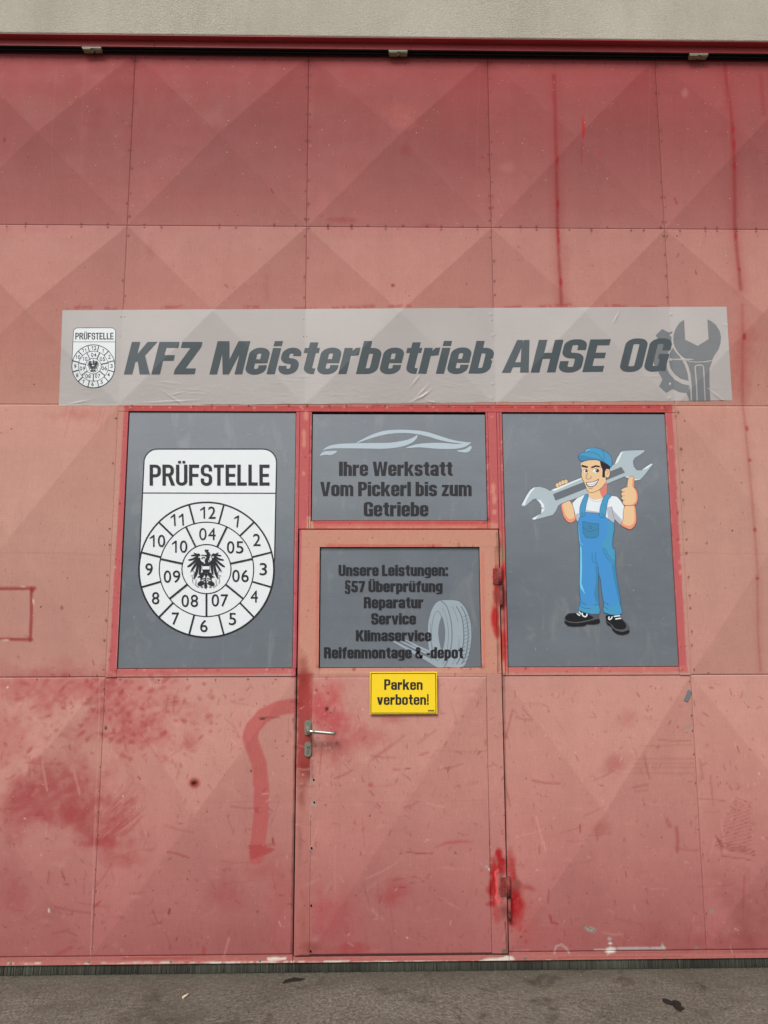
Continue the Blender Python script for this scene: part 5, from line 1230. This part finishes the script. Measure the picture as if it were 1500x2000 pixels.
f.poly(la, C['pink'], True, 4); f.poly([(515, 645), (580, 612), (610, 650), (628, 700), (630, 745), (625, 780), (595, 795), (565, 785), (535, 740), (520, 690)], C['skin'], True, 4); f.stroke(la, 3.5, C['brown'], True, True)
sh = [(608, 635), (655, 585), (720, 550), (775, 565), (830, 598), (900, 588), (945, 562), (1000, 557), (1060, 567), (1092, 600), (1140, 672), (1128, 740), (1118, 822), (1098, 858), (1060, 820), (1037, 792), (1028, 850), (980, 830), (800, 860), (680, 830), (655, 805), (640, 760), (628, 700)]
f.poly(sh, C['shirt']); f.stroke(sh, 4, C['lineg'], closed=True)
f.poly([(958, 680), (1010, 665), (1022, 705), (1110, 800), (1098, 856), (1060, 818), (1037, 790), (1026, 846), (975, 815)], C['shirtsh']); f.poly([(640, 760), (660, 735), (680, 740), (675, 800), (652, 800)], C['shirtsh']); f.stroke([(775, 588), (840, 618), (900, 610), (935, 590)], 4, C['shirtsh'], True); f.stroke([(1010, 670), (1015, 720), (1035, 790)], 3.5, C['lineg'], True)
f.poly([(750, 718), (880, 735), (880, 722), (750, 705)], C['shirtsh'])
# neck, face
f.poly([(768, 505), (945, 380), (957, 460), (957, 545), (915, 585), (840, 603), (775, 565)], C['skin']); f.poly([(880, 500), (955, 400), (957, 545), (918, 582), (905, 560)], C['neck'])
f.ell(966, 330, 27, 48, C['brown']); f.ell(965, 330, 24, 45, C['skin'])
face = [(705, 225), (790, 200), (890, 212), (938, 300), (946, 380), (945, 430), (905, 480), (850, 515), (800, 528), (765, 512), (745, 465), (725, 415), (703, 365), (706, 300), (698, 255)]
f.poly(face, C['skin'], True, 4); f.stroke([(703, 300), (703, 365), (725, 415), (745, 465), (765, 512), (800, 528), (850, 515), (905, 480), (942, 432)], 4, C['brown'], True)
f.poly([(888, 205), (995, 262), (988, 292), (952, 288), (940, 312), (940, 376), (912, 374), (915, 300), (897, 255)], C['hair']); f.stroke([(950, 310), (965, 300), (972, 325), (958, 350)], 3, C['brown'], True)
f.poly([(702, 246), (735, 254), (768, 264), (764, 280), (705, 268)], C['hair']); f.poly([(798, 268), (845, 250), (880, 256), (897, 274), (850, 268), (805, 282)], C['hair'])
f.ell(742, 308, 23, 19, C['brown']); f.ell(742, 310, 21, 17, C['shirt']); f.ell(847, 306, 34, 21, C['brown']); f.ell(845, 308, 31, 19, C['shirt']); f.ell(750, 308, 13, 15, C['boot']); f.ell(860, 305, 17, 17, C['boot']); f.ell(745, 303, 4, 4, C['shirt']); f.ell(853, 300, 5, 5, C['shirt'])
f.stroke([(765, 330), (748, 375), (760, 390), (790, 388), (800, 378), (796, 358)], 4, C['brown'], True)
mo = [(748, 426), (800, 420), (845, 406), (878, 388), (862, 430), (835, 460), (795, 470), (762, 462)]
f.poly(mo, C['brown'], True, 4); f.poly([(755, 430), (800, 426), (848, 412), (868, 400), (855, 430), (830, 454), (795, 463), (768, 457)], C['shirt'], True, 4); f.stroke([(758, 446), (810, 446), (858, 424)], 3, C['lineg'], True); f.stroke([(772, 480), (795, 486), (818, 478)], 4, C['brown'], True)
# cap
cp_ = [(670, 160), (692, 130), (728, 120), (752, 90), (830, 75), (910, 95), (980, 138), (1010, 200), (1003, 268), (965, 243), (925, 218), (850, 196), (770, 197), (700, 210)]
f.poly(cp_, C['cap'], True, 4); f.poly([(672, 162), (700, 150), (800, 170), (880, 190), (920, 215), (850, 194), (770, 196), (702, 209)], C['deep'], True, 4); f.poly([(735, 118), (756, 94), (800, 82), (790, 90), (760, 104)], C['sky']); f.stroke(cp_, 4, C['line'], True, True); f.stroke([(728, 121), (800, 120), (870, 145), (918, 205)], 3.5, C['line'], True); f.stroke([(912, 97), (930, 150), (928, 218)], 3.5, C['line'], True)
# right arm and thumb
ra = [(1100, 855), (1120, 800), (1125, 720), (1142, 662), (1190, 655), (1240, 655), (1255, 740), (1257, 820), (1235, 870), (1195, 900), (1150, 885)]
f.poly(ra, C['pink'], True, 4); f.poly([(1118, 840), (1127, 790), (1128, 720), (1145, 662), (1190, 655), (1228, 660), (1238, 740), (1235, 820), (1210, 855), (1170, 862)], C['skin'], True, 4); f.stroke(ra, 3.5, C['brown'], True, True)
fi = [(1110, 492), (1165, 470), (1230, 474), (1265, 520), (1273, 590), (1252, 645), (1200, 660), (1135, 655), (1116, 625), (1122, 605), (1102, 588), (1112, 565), (1100, 540), (1116, 522), (1102, 510)]
f.poly(fi, C['pink'], True, 4); f.poly([(1112, 494), (1165, 472), (1225, 478), (1248, 520), (1255, 590), (1235, 635), (1195, 650), (1138, 650), (1118, 625), (1124, 605), (1104, 588), (1114, 565), (1102, 540), (1118, 522), (1106, 510)], C['skin'], True, 4); f.stroke(fi, 3.5, C['brown'], True, True)
th = [(1165, 476), (1167, 420), (1180, 378), (1208, 362), (1232, 376), (1236, 420), (1230, 478)]
f.poly(th, C['skin'], True, 4); f.poly([(1215, 380), (1233, 385), (1234, 420), (1229, 470), (1215, 470)], C['pink']); f.stroke(th, 3.5, C['brown'], True)
for y_ in (520, 563, 605): f.stroke([(1112, y_), (1140, y_-3)], 3, C['brown'])
# overalls
f.T = A3
ov = [(655, 812), (700, 793), (800, 803), (842, 830), (880, 860), (903, 875), (905, 920), (895, 970), (890, 1040), (897, 1050), (890, 1062), (910, 1066), (912, 1180), (925, 1290), (945, 1400), (951, 1450), (948, 1475), (960, 1505), (962, 1540), (930, 1553), (880, 1550), (828, 1533), (820, 1505), (828, 1478), (824, 1450), (812, 1380), (803, 1290), (789, 1240), (786, 1330), (790, 1430), (790, 1465), (797, 1500), (800, 1525), (792, 1544), (740, 1545), (690, 1536), (642, 1518), (640, 1492), (652, 1470), (650, 1450), (656, 1440), (648, 1360), (650, 1240), (652, 1100), (648, 1030), (640, 940), (638, 860)]
f.poly(ov, C['blue']); 
f.poly([(842, 832), (880, 860), (903, 876), (904, 920), (894, 970), (888, 1040), (890, 1062), (909, 1068), (911, 1180), (890, 1170), (860, 1120), (820, 1060), (815, 1020), (850, 960), (860, 900)], C['cap']); f.poly([(885, 1180), (912, 1185), (924, 1290), (943, 1400), (950, 1450), (946, 1475), (925, 1400), (905, 1300)], C['deep'])
f.poly([(765, 1180), (784, 1200), (786, 1330), (790, 1430), (775, 1470), (755, 1400), (768, 1330), (770, 1260)], C['deep']); f.poly([(642, 1494), (660, 1470), (700, 1490), (760, 1480), (790, 1470), (799, 1525), (792, 1543), (740, 1544), (690, 1535), (643, 1518)], C['cap']); f.poly([(822, 1505), (835, 1470), (880, 1500), (930, 1460), (948, 1478), (961, 1538), (930, 1552), (880, 1549), (829, 1532)], C['cap'])
f.poly([(641, 860), (645, 940), (655, 1020), (680, 1036), (655, 1028), (646, 1000), (638, 930)], C['sky']); f.poly([(653, 1035), (665, 1060), (668, 1200), (663, 1320), (692, 1402), (655, 1350), (649, 1300), (651, 1150)], C['sky'])
f.poly([(672, 860), (730, 875), (791, 877), (789, 965), (770, 980), (735, 985), (695, 978), (674, 950)], C['deep'])
for q in ([(672, 860), (730, 875), (791, 877), (789, 965), (770, 980), (735, 985), (695, 978), (674, 950), (672, 860)], [(672, 905), (700, 925), (722, 938), (790, 915)]): f.stroke(q, 2.6, C['line'])
f.stroke([(728+10*math.cos(t), 906+10*math.sin(t)) for t in np.linspace(0, 6.2, 14)], 2.4, C['line'], closed=True)
f.stroke(ov, 3, C['line'], closed=True)
for q in ([(742, 1095), (741, 1140), (752, 1160), (772, 1168)], [(768, 1090), (768, 1130), (775, 1165), (786, 1195), (789, 1240)], [(820, 1065), (845, 1120), (880, 1160), (910, 1178)], [(836, 1062), (860, 1110), (890, 1148), (911, 1162)], [(820, 1065), (836, 1062)],
          [(656, 1450), (680, 1470), (700, 1472)], [(645, 1480), (680, 1500), (730, 1502)], [(755, 1478), (790, 1474)], [(830, 1455), (850, 1470), (865, 1472)], [(826, 1490), (860, 1508)]): f.stroke(q, 2.6, C['line'], True)
for st_ in ([(650, 815), (654, 745), (690, 666), (712, 674), (697, 740), (690, 800), (680, 822), (664, 826)], [(797, 818), (800, 760), (826, 685), (850, 662), (884, 668), (860, 702), (847, 770), (840, 818), (825, 831), (806, 830)]):
    f.poly(st_, C['cap'], True, 4); f.stroke(st_, 2.6, C['line'], True, True)
for (a, b) in ((667, 806), (820, 812)): f.stroke([(a+8*math.cos(t), b+8*math.sin(t)) for t in np.linspace(0, 6.2, 12)], 2.4, C['line'], closed=True)
# boots
f.T = A10
f.poly([(120, 1560), (125, 1500), (145, 1440), (200, 1385), (290, 1375), (370, 1372), (430, 1340), (560, 1390), (800, 1400), (800, 1480), (822, 1540), (800, 1575), (750, 1580), (740, 1590), (690, 1598), (680, 1585), (620, 1600), (600, 1590), (560, 1590), (510, 1625), (460, 1628), (450, 1615), (420, 1636), (370, 1636), (355, 1620), (330, 1638), (275, 1634), (262, 1615), (240, 1632), (190, 1620), (175, 1595)], C['bootg'])
f.poly([(145, 1500), (145, 1440), (200, 1385), (290, 1375), (370, 1372), (430, 1345), (560, 1390), (640, 1425), (690, 1460), (660, 1490), (540, 1520), (360, 1548), (220, 1535)], C['boot'], True, 3)
f.poly([(122, 1560), (135, 1520), (230, 1560), (380, 1572), (540, 1545), (690, 1510), (800, 1482), (822, 1540), (800, 1575), (690, 1596), (560, 1590), (510, 1625), (300, 1636), (190, 1620)], C['boot'])
for q in ([(365, 1380), (425, 1425)], [(405, 1345), (450, 1400)], [(470, 1365), (480, 1420), (530, 1445), (560, 1420), (560, 1385)]): f.stroke(q, 24, C['shirt'], len(q) > 2)
f.poly([(935, 1410), (1080, 1425), (1225, 1405), (1250, 1480), (1290, 1530), (1350, 1570), (1395, 1650), (1392, 1740), (1350, 1775), (1260, 1800), (1180, 1790), (1120, 1760), (1065, 1710), (1040, 1640), (960, 1595), (930, 1540)], C['bootg'])
f.poly([(940, 1415), (1080, 1425), (1200, 1440), (1260, 1510), (1310, 1570), (1330, 1640), (1290, 1685), (1200, 1695), (1110, 1670), (1050, 1600), (970, 1545), (935, 1510)], C['boot'], True, 3)
f.poly([(932, 1545), (960, 1550), (1020, 1590), (1060, 1660), (1130, 1715), (1250, 1745), (1395, 1700), (1388, 1750), (1350, 1777), (1260, 1800), (1180, 1790), (1120, 1762), (1065, 1712), (1040, 1640), (965, 1598)], C['boot'])
for q in ([(1000, 1440), (985, 1480), (1010, 1500), (1045, 1470), (1055, 1440)], [(1085, 1440), (1210, 1425)], [(1115, 1490), (1230, 1475)]): f.stroke(q, 24, C['shirt'], len(q) > 3)
f.build('mechanic_picture', s4)

# yellow plate on the door
ya = [(723, 1311.5), (852, 1311), (853.5, 1393), (722, 1393)]
yX, yZ = P(np.array([p[0] for p in ya]), np.array([p[1] for p in ya]))
YF = DY-.024
ys = empty('parking_sign', (float(yX.mean()), YF, float(yZ.min())), 'small yellow rectangular sign with bold black words fixed below the services list', 'sign')
MB().box(float(yX[0]+yX[3])/2, float(yX[1]+yX[2])/2, YF, YF+.003, float(yZ[2]+yZ[3])/2, float(yZ[0]+yZ[1])/2, .0012).build('plate', M_YEL, ys)
MB().box(float(yX[0])+.03, float(yX[1])-.03, YF+.0035, DY-.0005, float(yZ[2])+.03, float(yZ[0])-.03).build('mounting_pad', M_DARK, ys)
# the plate stands a little in front of the gate plane: keep its print on it
kf = (CAM_D+YF)/CAM_D
f = Film(crop(715, 1305, 10), YF-.0004, None, .0001)
f.stroke([(100, 92), (1345, 92), (1352, 858), (94, 858), (100, 92)], 14, M_INK) if False else None
for q in ([(93, 92), (1352, 92)], [(1346, 92), (1353, 865)], [(1353, 858), (88, 858)], [(94, 865), (100, 92)]): f.stroke(q, 13, M_INK)
f.build('border_line', ys)
for txt, u0, u1, vb, vc in (('Parken', 352, 1093, 408, 204), ('verboten!', 212, 1214, 697, 494)):
    ST, TH, XH = 20.5, 15.5, 72.0
    f = Film(crop(715, 1305, 10), YF-.0008, None, .0001); put_word(f, txt, u0, u1, vb, vc, M_INK, gap=8); f.build('lettering', ys)
f = Film(crop(715, 1305, 10), YF-.0004, None, .0001)
for k in range(6): f.poly([(1200+k*21, 828), (1200+k*21, 797), (1215+k*21, 797), (1215+k*21, 828)], M_INK)
f.build('small_print', ys)
tp = empty('tape_scrap', (float(P(1343, 1358)[0]), -.012, float(P(1343, 1358)[1])), 'small tilted scrap of grey tape stuck on the red sheet right of the door', 'tape')
X, Z = P(np.array([1343, 1350.5, 1342, 1334.5]), np.array([1347, 1349.5, 1370.5, 1368])); h = height_at(X, Z)
mb = MB(); fr = [mb.bm.verts.new((X[i], -h.max()-.0022, Z[i])) for i in range(4)]; bk = [mb.bm.verts.new((X[i], -h.max()-.0006, Z[i])) for i in range(4)]
mb.bm.faces.new(fr); mb.bm.faces.new(bk[::-1]); [mb.bm.faces.new((fr[i], bk[i], bk[(i+1) % 4], fr[(i+1) % 4])) for i in range(4)]
mb.build('tape', make_flat('grey_tape', (112, 116, 120), .5, .4, .05), tp)

# loose grit on the slab
bm = bmesh.new()
for i in range(700):
    x, y = random.uniform(-2.4, 2.4), -abs(random.gauss(0, .28))-.004; r = random.uniform(.001, .0028)
    if random.random() < .03: r *= 1.8
    q = bmesh.ops.create_icosphere(bm, subdivisions=1, radius=r)
    a = random.uniform(.6, 1.4)
    for w in q['verts']: w.co = Vector((x+w.co.x*a, y+w.co.y, max(0.0002, w.co.z*.6+r*.4)))
me = bpy.data.meshes.new('grit'); bm.to_mesh(me); bm.free()
tag(link('grit', me, None, make_flat('grit_stone', (112, 104, 92), .8, .3, .75, 60)), kind='stuff')

# ------------------------------------------------------------------ litter on the concrete
def ground_at(u, v):
    d = (u-750)/FOC*CR-(v-1000)/FOC*CU+CF; t = -CAM_H/d[2]; return d[0]*t, -CAM_D+d[1]*t
M_BUTT = make_flat('pale_splinter', (206, 190, 164), .7, .3, .12, 200); M_RAG = make_flat('dark_dirt_clod', (38, 32, 30), .9, .2, .3, 200, .5)
gx_, gy_ = ground_at(363, 1947)
o = MB().tube([(gx_-.010, gy_-.016, .005), (gx_, gy_, .005), (gx_+.010, gy_+.016, .005)], [.005, .0052, .0045], 10).build('cigarette_butt', M_BUTT)
tag(o, 'pale cigarette butt lying on the concrete left of the door', 'cigarette butt')
def clod(u, v, n, sx, sy_, label, rot=0):
    x, y = ground_at(u, v); bm = bmesh.new(); cen = bm.verts.new((x, y, .009)); rings = []
    for q, (rr, hz_) in enumerate(((.45, .008), (.8, .005), (1.0, .0005))):
        ring = []
        for k in range(n):
            a = 2*math.pi*k/n; j_ = rr*(1+.28*math.sin(3*a+sx*90)+.22*math.sin(5*a+1)+random.uniform(-.14, .14)); px, py = sx*1.5*j_*math.cos(a), sy_*1.5*j_*math.sin(a)
            ring.append(bm.verts.new((x+px*math.cos(rot)-py*math.sin(rot), y+px*math.sin(rot)+py*math.cos(rot), hz_*random.uniform(.5, 1.2))))
        rings.append(ring)
    for k in range(n):
        k2 = (k+1) % n; bm.faces.new((cen, rings[0][k], rings[0][k2]))
        for a, b in zip(rings, rings[1:]): bm.faces.new((a[k], b[k], b[k2], a[k2]))
    bmesh.ops.recalc_face_normals(bm, faces=bm.faces)
    me = bpy.data.meshes.new('dirt_clod'); bm.to_mesh(me); bm.free(); o = link('dirt_clod', me, None, M_RAG); tag(o, label, 'dirt clod')
clod(572, 1915, 22, .03, .012, 'dark flattened dirt clod close to the brush seal near the door edge', .2)
clod(1316, 1962, 26, .018, .035, 'larger black crumbled dirt clod lying on concrete at the right', .5)
